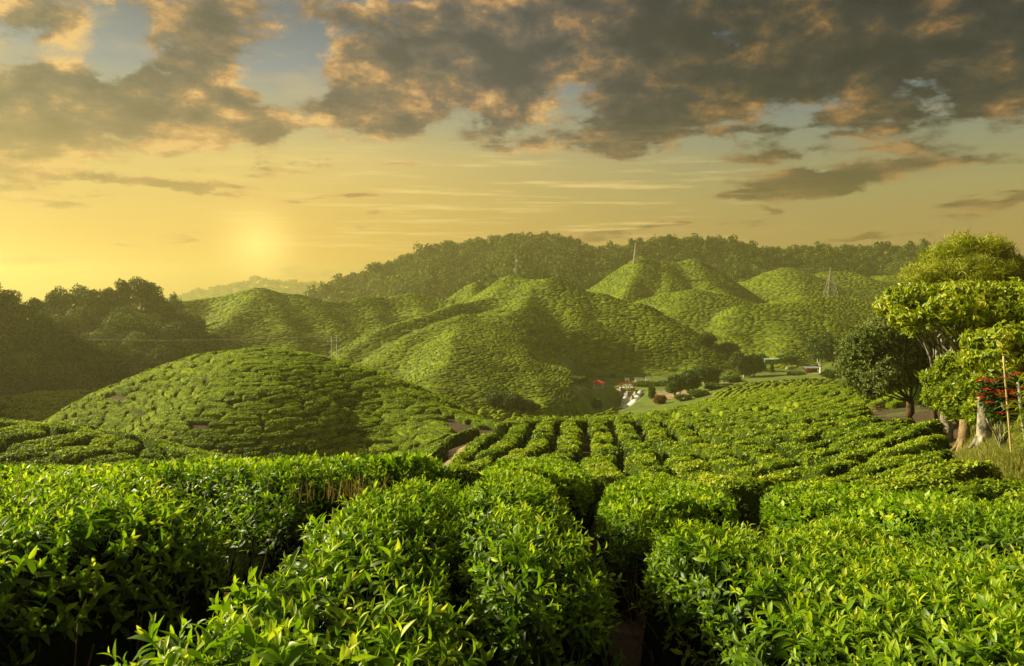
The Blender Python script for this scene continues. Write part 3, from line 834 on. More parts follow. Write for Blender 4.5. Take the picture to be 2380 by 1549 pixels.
hedge('tea_hedge', 'leafy tea hedge in the right middle ground behind the glossy corner hedge', [(1770, 1168), (1760, 1140), (1850, 1125), (2000, 1132), (2150, 1146), (2300, 1166), (2500, 1190), (2700, 1210), (2650, 1290), (2400, 1275), (2230, 1245), (2080, 1205), (1950, 1175), (1850, 1180)], seed=9)

# ------------------------------------------------------------------ tea bushes: domes
def dome(nseg, rings, ex, seed, flatness=4.0, po=.45):
    """unit bush: x,y in -1..1, z 0..1; slightly lumpy superellipse"""
    r = np.array(rings); th = np.arange(nseg) * 2 * pi / nseg + .2
    c, s = np.cos(th), np.sin(th)
    k = (np.abs(c) ** ex + np.abs(s) ** ex) ** (-1 / ex)
    V, T = [], []
    for q in r:
        z = (1 - q ** flatness) ** po
        rr = q * k * (1 + (fbm(c * 1.7 + seed, s * 1.7 + q * 2, seed, 3)) * .22)
        zz = z * (1 + fbm(c * q * 2.2 + seed, s * q * 2.2, seed + 3, 3) * (.28 if flatness < 8 else .14))
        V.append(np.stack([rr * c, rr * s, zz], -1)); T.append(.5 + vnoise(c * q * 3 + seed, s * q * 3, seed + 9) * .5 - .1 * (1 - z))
    V.append([[0, 0, 1.0 + .1 * vnoise(np.array([seed * 1.3]), np.array([.5]), 5)[0]]]); T.append([.55])
    V = np.concatenate(V); T = np.concatenate(T)
    f = []
    nr = len(r)
    for a in range(nr - 1):
        for b in range(nseg):
            f.append([a * nseg + b, a * nseg + (b + 1) % nseg, (a + 1) * nseg + (b + 1) % nseg, (a + 1) * nseg + b])
    tri = [[(nr - 1) * nseg + b, (nr - 1) * nseg + (b + 1) % nseg, nr * nseg] for b in range(nseg)]
    return V, np.array(f), np.array(tri), T
HI = [dome(26, [1, .99, .96, .90, .80, .62, .40, .18], 4.6, 100 + i, 9.0) for i in range(6)]
MI = [dome(18, [1, .98, .90, .72, .45, .2], 3.6, 200 + i, 6.0) for i in range(8)]
LO = [dome(12, [1, .92, .65, .3], 3.2, 300 + i, 5) for i in range(8)]
VL = [dome(8, [1, .75], 3, 400 + i, 4.0) for i in range(8)]

BUSH = dict(x=[], y=[], a=[], b=[], ang=[], h=[], w=[], src=[])    # half length, half width, direction, height, warp id
def add_bushes(x, y, a, b, ang, h, src):
    n = len(x)
    for k, v in zip('x y a b ang h src'.split(), (x, y, a, b, ang, h, np.full(n, src))):
        BUSH[k].append(np.broadcast_to(v, (n,)).astype(float))
    BUSH['w'].append(np.zeros(n))

EXCL = []     # (x, y, radius) or polylines kept free of tea
def free_of(x, y):
    ok = np.ones(len(x), bool)
    for e in EXCL:
        if len(e) == 3 and np.isscalar(e[0]): ok &= np.hypot(x - e[0], y - e[1]) > e[2]
        else: ok &= seg_dist(x, y, e[0]) > e[1]
    return ok
_pa = [P(1128, 968, 47), P(1105, 985, 42), P(1085, 1000, 39), P(1040, 1008, 37), P(1000, 1025, 34), P(975, 1045, 31)]
EXCL.append(([(p[0], p[1]) for p in _pa], 1.35))
EXCL.append((BANK, 1.35))
_c = lambda px, D: tuple(P(px, 900, D)[:2])
EXCL.append(([_c(1395, 158), _c(1460, 166), _c(1560, 170)], 9.0))
EXCL.append(([_c(1470, 160), _c(1465, 140), _c(1440, 128)], 8.0))
EXCL.append(([_c(1500, 150), _c(1540, 125), _c(1590, 130)], 9.0))
EXCL.append(([tuple(P(1080, 960, 52)[:2]), tuple(P(1140, 968, 48)[:2])], 1.2))

def patch(umin, umax, vmin, vmax, pitch, lens, phi, origin, mask, src, h=.85, gap=.045, wav=.35):
    """columns of bushes separated by thin winding cracks. v runs along direction phi"""
    cu, su = math.cos(phi), math.sin(phi)
    e_v = np.array([math.cos(phi), math.sin(phi)]); e_u = np.array([-math.sin(phi), math.cos(phi)])
    out = []
    r = np.random.default_rng(int(src * 31 + 5))
    us = np.arange(umin, umax, pitch)
    for i, u in enumerate(us):
        v = vmin + r.uniform(-1, 0) * lens[1]
        while v < vmax:
            L = r.uniform(*lens)
            out.append((u, v, L)); v += L
    out = np.array(out)
    uc, vc, L = out[:, 0] + pitch / 2, out[:, 1] + out[:, 2] / 2, out[:, 2]
    x = origin[0] + uc * e_u[0] + vc * e_v[0]; y = origin[1] + uc * e_u[1] + vc * e_v[1]
    x2 = x + wav * 2 * vnoise(x / 3.1, y / 3.1, 70) + wav * vnoise(x / 1.2, y / 1.2, 71); y2 = y + wav * 2 * vnoise(x / 3.1, y / 3.1, 72) + wav * vnoise(x / 1.2, y / 1.2, 73)
    px, py = to_px(x2, y2, ground(x2, y2) + .8)
    k = mask(x2, y2, px) & free_of(x2, y2) & (y2 > 5) & (px > -120) & (px < 2520)
    for p in HEDGE_POLYS: k &= poly_dist(x2, y2, p) < -.40
    n = k.sum()
    # local direction after the warp
    e = .3
    def W(xx, yy): return xx + wav * 2 * vnoise(xx / 3.1, yy / 3.1, 70), yy + wav * 2 * vnoise(xx / 3.1, yy / 3.1, 72)
    ax, ay = W(x + e_v[0] * e, y + e_v[1] * e); bx, by = W(x - e_v[0] * e, y - e_v[1] * e)
    ang = np.arctan2(ay - by, ax - bx)
    add_bushes(x2[k], y2[k], L[k] / 2 * 1.02 - gap * 1.9, (pitch / 2 - gap * 5.0) * r.uniform(.92, 1.05, n), ang[k], h * r.uniform(.86, 1.1, n), src)

def contour_bushes(y0, y1, step, seed):
    """bushes planted along the contour lines of the hills, in the distance band y0..y1"""
    r = np.random.default_rng(seed)
    xs = np.arange(-.72 * y1 - 5, .72 * y1 + 5, step); ys = np.arange(y0, y1 + step, step)
    X, Y = np.meshgrid(xs, ys, indexing='ij'); ny = len(ys)
    Xr, Yr = X.ravel(), Y.ravel()
    G = ground(Xr, Yr); own = np.empty(len(Xr), int)
    for c in range(0, len(Xr), 60000):
        Z = hill_z(Xr[c:c + 60000], Yr[c:c + 60000]); w = Z.argmax(0)
        w[Z.max(0) < base_top(Xr[c:c + 60000], Yr[c:c + 60000]) - .85 - .4] = -1
        own[c:c + 60000] = w
    gx, gy = np.gradient(G.reshape(X.shape), step); grad = np.hypot(gx, gy).ravel()
    px, _ = to_px(Xr, Yr, 0)
    ok = (px > -140) & (px < 2520)
    ok[ok] = visible(Xr[ok], Yr[ok], G[ok] + .5, 1.2)
    cnt = 0
    for hi, h in enumerate(HILLS):
        pitch = h[5]
        if not pitch: continue
        m = ok & (own == hi)
        if m.sum() < 6: continue
        s = h[2]; dz = pitch * s / math.sqrt(1 + s * s)
        M2 = m.reshape(X.shape); cell = M2[:-1, :-1] & M2[1:, :-1] & M2[:-1, 1:] & M2[1:, 1:]
        ci, cj = np.nonzero(cell); v00 = ci * ny + cj; v10 = v00 + ny; v01 = v00 + 1; v11 = v10 + 1
        tris = np.concatenate([np.stack([v00, v10, v11], 1), np.stack([v00, v11, v01], 1)])
        gt = grad[tris].mean(1)
        phase = r.uniform(0, dz)
        U = (G - phase) / dz
        XS, YS, AN, LN, WD = [], [], [], [], []
        for off, glim in ((0.0, 9.0), (.5, s * .76), (.25, s * .38), (.75, s * .38)):
            tr = tris[gt < glim]
            if not len(tr): continue
            u = U[tr] - off; k0 = np.floor(u.min(1)) + 1; k1 = np.floor(u.max(1))
            for dk in range(4):
                lev = k0 + dk; sel = lev <= k1
                if not sel.any(): continue
                tt, uu, ll = tr[sel], u[sel], lev[sel]
                d = uu - ll[:, None] + 1e-7
                segs = {}
                pts = []
                for a_, b_ in ((0, 1), (1, 2), (2, 0)):
                    cr = d[:, a_] * d[:, b_] < 0
                    t = d[:, a_] / (d[:, a_] - d[:, b_] + 1e-12)
                    va, vb = tt[:, a_], tt[:, b_]
                    pts.append((cr, Xr[va] + (Xr[vb] - Xr[va]) * t, Yr[va] + (Yr[vb] - Yr[va]) * t, np.minimum(va, vb) * 10000000 + np.maximum(va, vb)))
                cr = np.stack([p[0] for p in pts], 1); good = cr.sum(1) == 2
                ia = cr.argmax(1); ib = 2 - cr[:, ::-1].argmax(1)
                PX = np.stack([p[1] for p in pts], 1); PY = np.stack([p[2] for p in pts], 1); KE = np.stack([p[3] for p in pts], 1)
                rows = np.nonzero(good)[0]
                lev_i = (ll * 4 + off * 4).astype(int)
                for q in rows:
                    i_, j_ = ia[q], ib[q]; L_ = int(lev_i[q])
                    ka, kb = (L_, int(KE[q, i_])), (L_, int(KE[q, j_]))
                    ALL.setdefault(ka, []).append(kb); ALL.setdefault(kb, []).append(ka)
                    POS[ka] = (PX[q, i_], PY[q, i_]); POS[kb] = (PX[q, j_], PY[q, j_])
            # chain into lines
        seen = set()
        for start in sorted(ALL, key=lambda k: (len(ALL[k]) != 1, k)):
            if start in seen: continue
            line = [start]; seen.add(start); cur = start
            while True:
                nx = [n for n in ALL[cur] if n not in seen]
                if not nx: break
                cur = nx[0]; seen.add(cur); line.append(cur)
            if len(line) < 2: continue
            p = np.array([POS[k] for k in line]); dd = np.hypot(*np.diff(p, axis=0).T); cum = np.concatenate([[0], np.cumsum(dd)])
            if cum[-1] < pitch * .8: continue
            c = r.uniform(-.5, 0) * pitch
            while c < cum[-1]:
                L = pitch * r.uniform(1.3, 3.8); mid = c + L / 2
                if 0 <= mid <= cum[-1]:
                    x = np.interp(mid, cum, p[:, 0]); y = np.interp(mid, cum, p[:, 1])
                    m0, m1 = max(mid - L * .4, 0), min(mid + L * .4, cum[-1])
                    AN.append(math.atan2(np.interp(m1, cum, p[:, 1]) - np.interp(m0, cum, p[:, 1]), np.interp(m1, cum, p[:, 0]) - np.interp(m0, cum, p[:, 0])))
                    XS.append(x); YS.append(y); LN.append(L)
                c += L
        ALL.clear(); POS.clear()
        if not XS: continue
        XS, YS, AN, LN = map(np.array, (XS, YS, AN, LN))
        ix = np.clip(((XS - xs[0]) / step).round().astype(int), 0, len(xs) - 1); iy = np.clip(((YS - ys[0]) / step).round().astype(int), 0, ny - 1)
        gl = grad.reshape(X.shape)[ix, iy]
        sp = np.clip(dz / np.maximum(gl, .05), .6 * pitch, 1.15 * pitch)
        sp = np.where(gl < s * .76, np.clip(dz / 2 / np.maximum(gl, .05), .6 * pitch, 1.2 * pitch), sp)
        k = free_of(XS, YS) & (r.uniform(0, 1, len(XS)) > .015 + .25 * (fbm(XS / 7, YS / 7, 41 + hi, 2) > .42))
        n = int(k.sum()); cnt += n
        jit = pitch * .10
        add_bushes(XS[k] + r.normal(0, jit, n), YS[k] + r.normal(0, jit, n), LN[k] / 2 * .99 - .02, sp[k] * (.455 if y1 <= 110 else .49) * r.uniform(.85, 1.05, n), AN[k] + r.normal(0, .05, n), pitch * (.50 if y1 <= 110 else .38) * r.uniform(.75, 1.15, n), 100 + hi)
    print('contour band', y0, y1, cnt)
ALL, POS = {}, {}

# the sloping field on the right and the strips of the middle ground
left_edge = lambda x, y, px: px > np.interp(y, [9, 14, 22, 30, 36, 42, 47, 55, 64, 78, 92], [1000, 980, 930, 960, 1010, 1080, 1150, 1300, 1420, 1500, 1560])
zoneR = lambda x, y, px: (px > 1790 + (y - 20) * 7)
patch(-14, 30, 7.2, 62, 1.32, (1.0, 2.1), radians(84), (0, 0), lambda x, y, px: left_edge(x, y, px) & ~zoneR(x, y, px) & (y < 56) & (px < 2500), 1, wav=.26)
patch(5, 48, -4, 44, 1.25, (1.0, 2.2), radians(8), (0, 0), lambda x, y, px: zoneR(x, y, px) & (y < 50) & (px < np.interp(y, [6, 9.8, 10.6, 12, 15, 20, 25, 33, 50], [2600, 2600, 2330, 2280, 2245, 2200, 2160, 2030, 1990])), 2, wav=.3)
patch(-60, 75, -70, 130, 1.12, (1.0, 2.2), radians(58), (30, 75), lambda x, y, px: (y >= 50) & (y < np.interp(px, [1300, 1400, 1500, 1600, 1700, 1850, 2100], [58, 66, 82, 100, 122, 126, 126])) & left_edge(x, y, px) & (px < 2480), 3, h=.5, gap=.03, wav=.36)
patch(13, 30, -30, 12, 1.3, (1.4, 3.5), radians(3), (0, 0), lambda x, y, px: (px < 1000) & (y < 28) & (y > 13) & (px < np.interp(y, [13, 22, 30], [960, 900, 800])), 4)
patch(-22, 34, -34, 20, 1.35, (1.3, 2.6), radians(35), (-6, 38), lambda x, y, px: (px > 640) & (y < 56) & (y > 28) & (hill_z(x, y)[2] < base_top(x, y) - 1.0) & ~left_edge(x, y, px), 5, h=.8)
patch(-30, 50, -40, 60, 1.25, (1.2, 2.2), radians(20), (20, 100), lambda x, y, px: (px > 1080) & (px < np.interp(y, [60, 100, 150], [1470, 1430, 1385])) & (y > 58) & (y < 150) & (hill_z(x, y).max(0) < base_top(x, y) - .9) & ~left_edge(x, y, px), 6, h=.8)
contour_bushes(26, 60, .45, 501)
contour_bushes(60, 110, .5, 502)
contour_bushes(110, 250, .7, 503)
contour_bushes(250, 440, 1.0, 504)

def build_bushes():
    B = {k: np.concatenate(v) for k, v in BUSH.items()}
    # drop bushes standing in another one
    order = np.argsort(B['y'] + (B['src'] < 100) * -500); cell = {}; keep = []
    for i in order:
        x, y, r_ = B['x'][i], B['y'][i], B['b'][i]
        cx_, cy_ = int(x // 2), int(y // 2)
        ok = True
        for dx in (-1, 0, 1):
            for dy in (-1, 0, 1):
                for j in cell.get((cx_ + dx, cy_ + dy), ()):
                    if B['src'][j] != B['src'][i] or B['src'][i] >= 100:
                        lim = (r_ + B['b'][j]) * (.62 if B['src'][j] == B['src'][i] else 1.0)
                        if (x - B['x'][j]) ** 2 + (y - B['y'][j]) ** 2 < lim * lim: ok = False; break
                if not ok: break
            if not ok: break
        if ok: keep.append(i); cell.setdefault((cx_, cy_), []).append(i)
    keep = np.array(keep)
    B = {k: v[keep] for k, v in B.items()}
    x, y = B['x'], B['y']
    e = .4
    g0 = ground(x, y); gx = (ground(x + e, y) - ground(x - e, y)) / (2 * e); gy = (ground(x, y + e) - ground(x, y - e)) / (2 * e)
    gx, gy = np.clip(gx, -1.3, 1.3), np.clip(gy, -1.3, 1.3)
    n = len(x)
    D = y
    print('bushes', n)
    r = np.random.default_rng(77)
    var = r.integers(0, 8, n); ton = np.clip(r.normal(0, .10, n), -.25, .25) + fbm(x / 14, y / 14, 61, 2) * .18
    size = B['a'] * B['b'] / D ** 2
    px, py = to_px(x, y, g0 + .8)
    vis = (px > -30) & (px < 2410) & (py < 1560) & visible(x, y, g0 + .75, 0.0) 
    rank = np.argsort(-(size * vis))
    top = rank[:262]
    topset = np.zeros(n, bool); topset[top] = True
    def geo(i_arr, protos):
        """vertices of dome bushes i_arr"""
        Vs, Q, T3, T, c = [], [], [], [], 0
        for k in range(len(protos)):
            idx = i_arr[var[i_arr] % len(protos) == k]
            if not len(idx): continue
            pv, fq, ft, pt = protos[k]
            lx = pv[None, :, 0] * B['a'][idx][:, None]; ly = pv[None, :, 1] * B['b'][idx][:, None]
            ca, sa = np.cos(B['ang'][idx])[:, None], np.sin(B['ang'][idx])[:, None]
            wx = lx * ca - ly * sa; wy = lx * sa + ly * ca
            z = g0[idx][:, None] + wx * gx[idx][:, None] + wy * gy[idx][:, None] + pv[None, :, 2] * B['h'][idx][:, None] - .06
            Vs.append(np.stack([wx + x[idx][:, None], wy + y[idx][:, None], z], -1).reshape(-1, 3))
            m = len(pv); o = (np.arange(len(idx)) * m)[:, None, None] + c
            Q.append((fq[None] + o).reshape(-1, 4)); T3.append((ft[None] + o).reshape(-1, 3)); T.append((pt[None] + ton[idx][:, None]).ravel())
            c += m * len(idx)
        return np.concatenate(Vs), np.concatenate(Q), np.concatenate(T3), np.concatenate(T)
    def leaves(V, Q, Dm, rg):
        side = float(np.interp(Dm, [9, 16], [.6, .14]))
        """leaf clumps on the faces of a dome"""
        A, Bq, Cq, Dq = V[Q[:, 0]], V[Q[:, 1]], V[Q[:, 2]], V[Q[:, 3]]
        nr = np.cross(Cq - A, Dq - Bq); ar = np.linalg.norm(nr, axis=1) / 2 + 1e-9; nr = nr / (2 * ar[:, None])
        nr = nr * (1 if nr[:, 2].mean() > 0 else -1)
        ar = ar * np.where(nr[:, 2] > .45, 1.0, side)
        dens = np.interp(Dm, [7, 12, 20, 32, 45, 70], [330, 260, 160, 80, 50, 24])
        tot = ar.sum(); m = int(tot * dens)
        k = rg.choice(len(Q), m, p=ar / tot)
        u, v = rg.uniform(0, 1, (2, m, 1))
        pos = (A[k] * (1 - u) + Bq[k] * u) * (1 - v) + (Dq[k] * (1 - u) + Cq[k] * u) * v
        nn = nr[k] + rg.normal(0, .25, (m, 3)) + np.array([0, 0, .35])
        return pos, nn
    BUSH['final'] = (B, g0)
    # individual bushes, the 262 that show largest
    for i in top:
        V, Q, T3, T = geo(np.array([i]), HI)
        rg = np.random.default_rng(int(i) + 1000)
        o = np.array([x[i], y[i], g0[i]])
        pos, nn = leaves(V, Q, D[i], rg)
        sc = np.interp(D[i], [7, 14, 30, 60], [.85, .9, 1.25, 1.7]) * rg.uniform(.8, 1.25, len(pos))
        LV, LF, LT = scatter(SH3, rg.integers(0, 8, len(pos)), pos - o, frames(nn, rg.uniform(0, 6.28, len(pos))), sc, rg.normal(.02, .08, len(pos)) + ton[i])
        nv = len(V)
        Vall = np.concatenate([V - o, LV]); quads = np.concatenate([Q, LF[0] + nv])
        mi = np.concatenate([np.zeros(len(T3), int), np.zeros(len(Q), int), np.ones(len(LF[0]), int)])
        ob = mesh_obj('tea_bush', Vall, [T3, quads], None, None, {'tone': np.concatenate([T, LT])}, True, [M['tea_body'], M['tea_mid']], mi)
        ob.location = tuple(o)
        lab, grp = bush_words(px[i], py[i], D[i], B['src'][i], B['a'][i])
        tag(ob, lab, 'tea bush', grp)
    rest = np.nonzero(~topset)[0]
    # everything else of the plantation: one object
    Vs, Fq, F3, Ts, Mi4, Mi3, c = [], [], [], [], [], [], 0
    for lo, hi_, pr in ((0, 48, HI), (48, 75, HI), (75, 120, MI), (120, 200, LO), (200, 900, VL)):
        idx = rest[(D[rest] >= lo) & (D[rest] < hi_)]
        if not len(idx): continue
        V, Q, T3, T = geo(idx, pr)
        mat_i = 0 if lo < 48 else 2
        Fq.append(Q + c); F3.append(T3 + c); Vs.append(V); Ts.append(T); c += len(V)
        Mi4.append(np.full(len(Q), mat_i)); Mi3.append(np.full(len(T3), mat_i))
        if lo < 120:
            rg = np.random.default_rng(5 + lo)
            for b0, b1 in ((0, 30), (30, 48), (48, 75), (75, 95)):
                if b0 < lo or b0 >= hi_: continue
                ids = idx[(D[idx] >= b0) & (D[idx] < b1)]
                if not len(ids): continue
                V2, Q2, _, _ = geo(ids, pr)
                pos, nn = leaves(V2, Q2, (b0 + b1) / 2, rg)
                sc = np.interp((b0 + b1) / 2, [7, 14, 30, 60, 90], [.85, .9, 1.25, 1.25, 1.8]) * rg.uniform(.8, 1.25, len(pos))
                LV, LF, LT = scatter(SH3, rg.integers(0, 8, len(pos)), pos, frames(nn, rg.uniform(0, 6.28, len(pos))), sc, rg.normal(0, .08, len(pos)) + fbm(pos[:, 0] / 14, pos[:, 1] / 14, 61, 2) * .18)
                Fq.append(LF[0] + c); Vs.append(LV); Ts.append(LT); c += len(LV); Mi4.append(np.ones(len(LF[0]), int))
                print('leaf faces', b0, len(LF[0]))
    Q = np.concatenate(Fq); T3 = np.concatenate(F3)
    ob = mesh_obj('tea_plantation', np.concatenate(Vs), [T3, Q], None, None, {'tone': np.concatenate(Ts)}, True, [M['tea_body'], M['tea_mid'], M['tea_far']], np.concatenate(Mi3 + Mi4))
    tag(ob, 'rows of tea bushes covering the field and the hills behind it', 'tea bushes', None, 'stuff')
def bush_words(px, py, D, src, a):
    where = 'in front of the right-hand trees' if px > 1900 else 'in the middle of the field' if px > 1450 else 'beside the furrows left of the field centre'
    if src == 4: return 'low flat tea bush in the shaded strip beyond the left foreground hedges', 'tea bushes in the shaded strip on the left'
    if src == 6: return 'rounded tea bush on the slope falling to the ravine', 'tea bushes on the slope above the ravine'
    if src == 5: return 'rounded tea bush at the foot of the round hill beside the dirt track', 'tea bushes at the foot of the round hill'
    if src == 100: return 'dark clipped tea bush on the shaded shoulder at the left edge', 'tea bushes on the shaded shoulder'
    if src >= 100: return 'rounded tea bush in the contour rows of the round hill', 'tea bushes on the round hill'
    if px > 1900: return 'clipped tea bush on the slope in front of the right-hand trees', 'tea bushes in front of the right-hand trees'
    if D < 14: return 'leafy clipped tea bush directly behind the foreground hedges', 'tea bushes directly behind the foreground hedges'
    if px < 1350: return 'clipped tea bush beside the dark winding furrows of the left part of the field', 'tea bushes beside the winding furrows'
    return 'clipped flat-topped tea bush in the middle of the sunlit field', 'tea bushes in the middle of the sunlit field'
build_bushes()

# ------------------------------------------------------------------ trees
def crown_proto(nq, size, seed, lumps=7, aspect=.85, droop=0.0):
    """unit crown: clumps of small faces on lumpy shells. radius about 1, z from 0 to 2*aspect"""
    r = np.random.default_rng(seed)
    c = r.normal(0, 1, (lumps, 3)); c /= np.linalg.norm(c, axis=1)[:, None]
    c *= r.uniform(.30, .62, (lumps, 1)); c[:, 2] = c[:, 2] * .8
    rad = r.uniform(.30, .55, lumps)
    k = r.choice(lumps, nq, p=rad ** 2 / (rad ** 2).sum())
    d = r.normal(0, 1, (nq, 3)); d[:, 2] += .35; d /= np.linalg.norm(d, axis=1)[:, None]
    pos = c[k] + d * (rad[k] * r.uniform(.75, 1.08, nq))[:, None]
    pos[:, 2] = (pos[:, 2] + 1) * aspect
    q = np.array([[-.5, -.32, 0], [.5, -.32, 0], [.42, .34, .1], [-.42, .34, .1]])
    R = frames(d + r.normal(0, .45, (nq, 3)) + np.array([0, 0, .3 - droop]), r.uniform(0, 6.28, nq))
    v = np.einsum('nij,kj->nki', R, q) * (size * r.uniform(.6, 1.4, nq))[:, None, None] + pos[:, None]
    t = np.clip(.5 + r.normal(0, .16, nq), .05, .95)
    f = np.arange(nq * 4).reshape(-1, 4)
    return v.reshape(-1, 3), [f], np.repeat(t, 4)
FAR_CROWNS = [crown_proto(150, .22, 900 + i, 6 + i % 4, .9) for i in range(8)]
MID_CROWNS = [crown_proto(620, .105, 920 + i, 9 + i % 5, .85) for i in range(6)]

def forest_points(hname, spacing, seed, extra=None, vis_tol=4):
    hi = [h[0] for h in HILLS].index(hname)
    s = SEG[SEG[:, 8] == hi]
    xs = np.concatenate([s[:, 0], s[:, 3]]); ys = np.concatenate([s[:, 1], s[:, 4]])
    x0, x1, y0, y1 = xs.min() - 60, xs.max() + 60, max(60, ys.min() - 70), ys.max() + 30
    X, Y = np.meshgrid(np.arange(x0, x1, spacing), np.arange(y0, y1, spacing))
    r = np.random.default_rng(seed)
    X = X.ravel() + r.uniform(-.45, .45, X.size) * spacing; Y = Y.ravel() + r.uniform(-.45, .45, Y.size) * spacing
    px, py = to_px(X, Y, 0)
    k = (px > -150) & (px < 2530)
    X, Y = X[k], Y[k]
    Z = hill_z(X, Y)
    own = (Z[hi] >= Z.max(0) - .3) & (Z[hi] > base_top(X, Y) - .85 - 2.5)
    X, Y = X[own], Y[own]
    g = ground(X, Y)
    k = visible(X, Y, g + 5, vis_tol)
    return X[k], Y[k], g[k], r
def place_crowns(protos, X, Y, g, rad, hgt, r, tone=.12, base=.25):
    n = len(X)
    sc = np.stack([rad, rad * r.uniform(.85, 1.15, n), hgt / 1.8], -1)
    R = frames(np.tile([0, 0, 1.0], (n, 1)) + r.normal(0, .06, (n, 3)), r.uniform(0, 6.28, n))
    pos = np.stack([X, Y, g + hgt * base * r.uniform(.3, 1, n) - hgt * .12], -1)
    return scatter(protos, r.integers(0, len(protos), n), pos, R, sc, r.normal(0, tone, n) + fbm(X / 40, Y / 40, 5, 2) * .2)
def build_forest():
    X, Y, g, r = forest_points('forest_ridge', 4.0, 31)
    sel = Y > 60
    rad = r.uniform(1.8, 3.5, len(X)) * np.where(r.uniform(0, 1, len(X)) < .12, 1.35, 1)
    hg = rad * r.uniform(1.5, 2.4, len(X))
    V, Fs, T = place_crowns(FAR_CROWNS, X, Y, g, rad, hg, r)
    # pale trunks of the taller ones
    o = mesh_obj('forest', V, Fs, M['forest'], None, {'tone': T})
    tag(o, 'dense forest of mixed crowns covering the high ridge behind the tea hills', 'forest', None, 'stuff')
    print('forest trees', len(X))
    X, Y, g, r = forest_points('far_range', 14, 33)
    rad = r.uniform(6, 11, len(X))
    V, Fs, T = place_crowns(FAR_CROWNS, X, Y, g, rad, rad * 1.3, r)
    o = mesh_obj('distant_forest', V, Fs, M['forest'], None, {'tone': T})
    tag(o, 'hazy forest on the farthest low range beside the setting sun', 'forest', None, 'stuff')
    X, Y, g, r = forest_points('forest_left', 2.5, 35)
    X2, Y2, g2, _ = forest_points('shade_hill', 3.2, 36)
    k2 = ~((to_px(X2, Y2, 0)[0] > -120) & (g2 > 2)); X2, Y2, g2 = X2[k2], Y2[k2], g2[k2]
    X, Y, g = np.concatenate([X, X2]), np.concatenate([Y, Y2]), np.concatenate([g, g2])
    rad = r.uniform(1.2, 2.3, len(X))
    big = r.uniform(0, 1, len(X)) < .22
    rad = np.where(big, rad * 1.45, rad)
    hg = rad * r.uniform(1.3, 2.0, len(X))
    V, Fs, T = place_crowns(MID_CROWNS, X, Y, g, rad, hg, r)
    o = mesh_obj('hillside_forest', V, Fs, M['forest'], None, {'tone': T})
    tag(o, 'dark wood covering the shaded hillside at the left edge', 'forest', None, 'stuff')
    print('left forest', len(X))
build_forest()

CL_SMALL = [quad_leaf(7, 600 + i, .10, .06, (30, 110)) for i in range(6)]
CL_BROAD = [quad_leaf(6, 620 + i, .19, .085, (70, 150)) for i in range(6)]
CL_MED = [quad_leaf(6, 640 + i, .17, .08, (40, 120)) for i in range(6)]
CL_FEATHER = [quad_leaf(14, 660 + i, .26, .022, (50, 150)) for i in range(6)]
CL_STRAP = [quad_leaf(7, 680 + i, .5, .035, (30, 120)) for i in range(4)]
def lump_leaves(lumps, n, protos, lsc, r, shell=(.55, 1.05), up=.3, flat=1.0):
    """lumps: (x,y,z,rx,rz). leaf clumps through each lump's outer volume"""
    L = np.array(lumps, float)
    w = L[:, 3] ** 2; k = r.choice(len(L), n, p=w / w.sum())
    d = r.normal(0, 1, (n, 3)); d /= np.linalg.norm(d, axis=1)[:, None]
    q = r.uniform(shell[0], shell[1], n)[:, None]
    ang = fbm(d[:, 0] * 2.5 + k, d[:, 1] * 2.5 + d[:, 2] * 2, 88, 3)[:, None]
    pos = L[k, :3] + d * q * (1 + ang * .45) * np.stack([L[k, 3], L[k, 3], L[k, 4]], -1)
    nn = d + r.normal(0, .35, (n, 3)) + np.array([0, 0, up])
    return scatter(protos, r.integers(0, len(protos), n), pos, frames(nn, r.uniform(0, 6.28, n)), lsc * r.uniform(.75, 1.3, n), r.normal(0, .08, n) + .06 * r.normal(0, 1, len(L))[k])
def limb(mb, a, b, r0, r1, r, bend=.12, n=6, sides=7):
    a, b = np.array(a, float), np.array(b, float)
    L = np.linalg.norm(b - a); t = np.linspace(0, 1, n)[:, None]
    off = r.normal(0, bend * L, 3) * np.array([1, 1, .4])
    pts = a + (b - a) * t + off * (t * (1 - t) * 2)
    pts[1:-1] += r.normal(0, bend * L * .12, (n - 2, 3))
    mb.tube(pts, np.linspace(r0, r1, n), sides, True)
def tree(label, loc, lumps, n, protos, lsc, leaf, bark, fork_z, r0, group=None, cat='tree', name='tree', seed=1, shell=(.55, 1.05), up=.3, lean=(0, 0), extra_limbs=(), leaf_name='crown', twigs=2, flare=1.3, lw=1.0):
    """lumps relative to the base"""
    r = np.random.default_rng(seed)
    root = empty(name, loc, label, cat, group)
    mb = MB()
    fork = np.array([lean[0], lean[1], fork_z])
    t = np.linspace(0, 1, 7)[:, None]
    pts = fork * t + r.normal(0, r0 * .22, (7, 3)) * np.sin(t * pi); pts[0, 2] = -.25
    mb.tube(pts, np.array([flare * r0, r0 * 1.05, r0, r0 * .95, r0 * .9, r0 * .85, r0 * .75]), 9)
    for l in lumps:
        c = np.array(l[:3])
        if c[2] < fork_z * .92 and r0 > .05: continue
        limb(mb, fork - [0, 0, .05], c, r0 * .5 * lw, r0 * .14 * lw, r)
        for q in range(twigs):
            e = c + r.normal(0, .5, 3) * np.array([l[3], l[3], l[4]])
            limb(mb, fork + (c - fork) * r.uniform(.45, .9), e, r0 * .18, r0 * .05, r, n=4, sides=5)
    for a, b, ra, rb in extra_limbs: limb(mb, a, b, ra, rb, r, .06)
    mb.build('trunk', bark, root, True)
    V, Fs, T = lump_leaves(lumps, n, protos, lsc, r, shell, up)
    mesh_obj(leaf_name, V, Fs, leaf, root, {'tone': T})
    return root
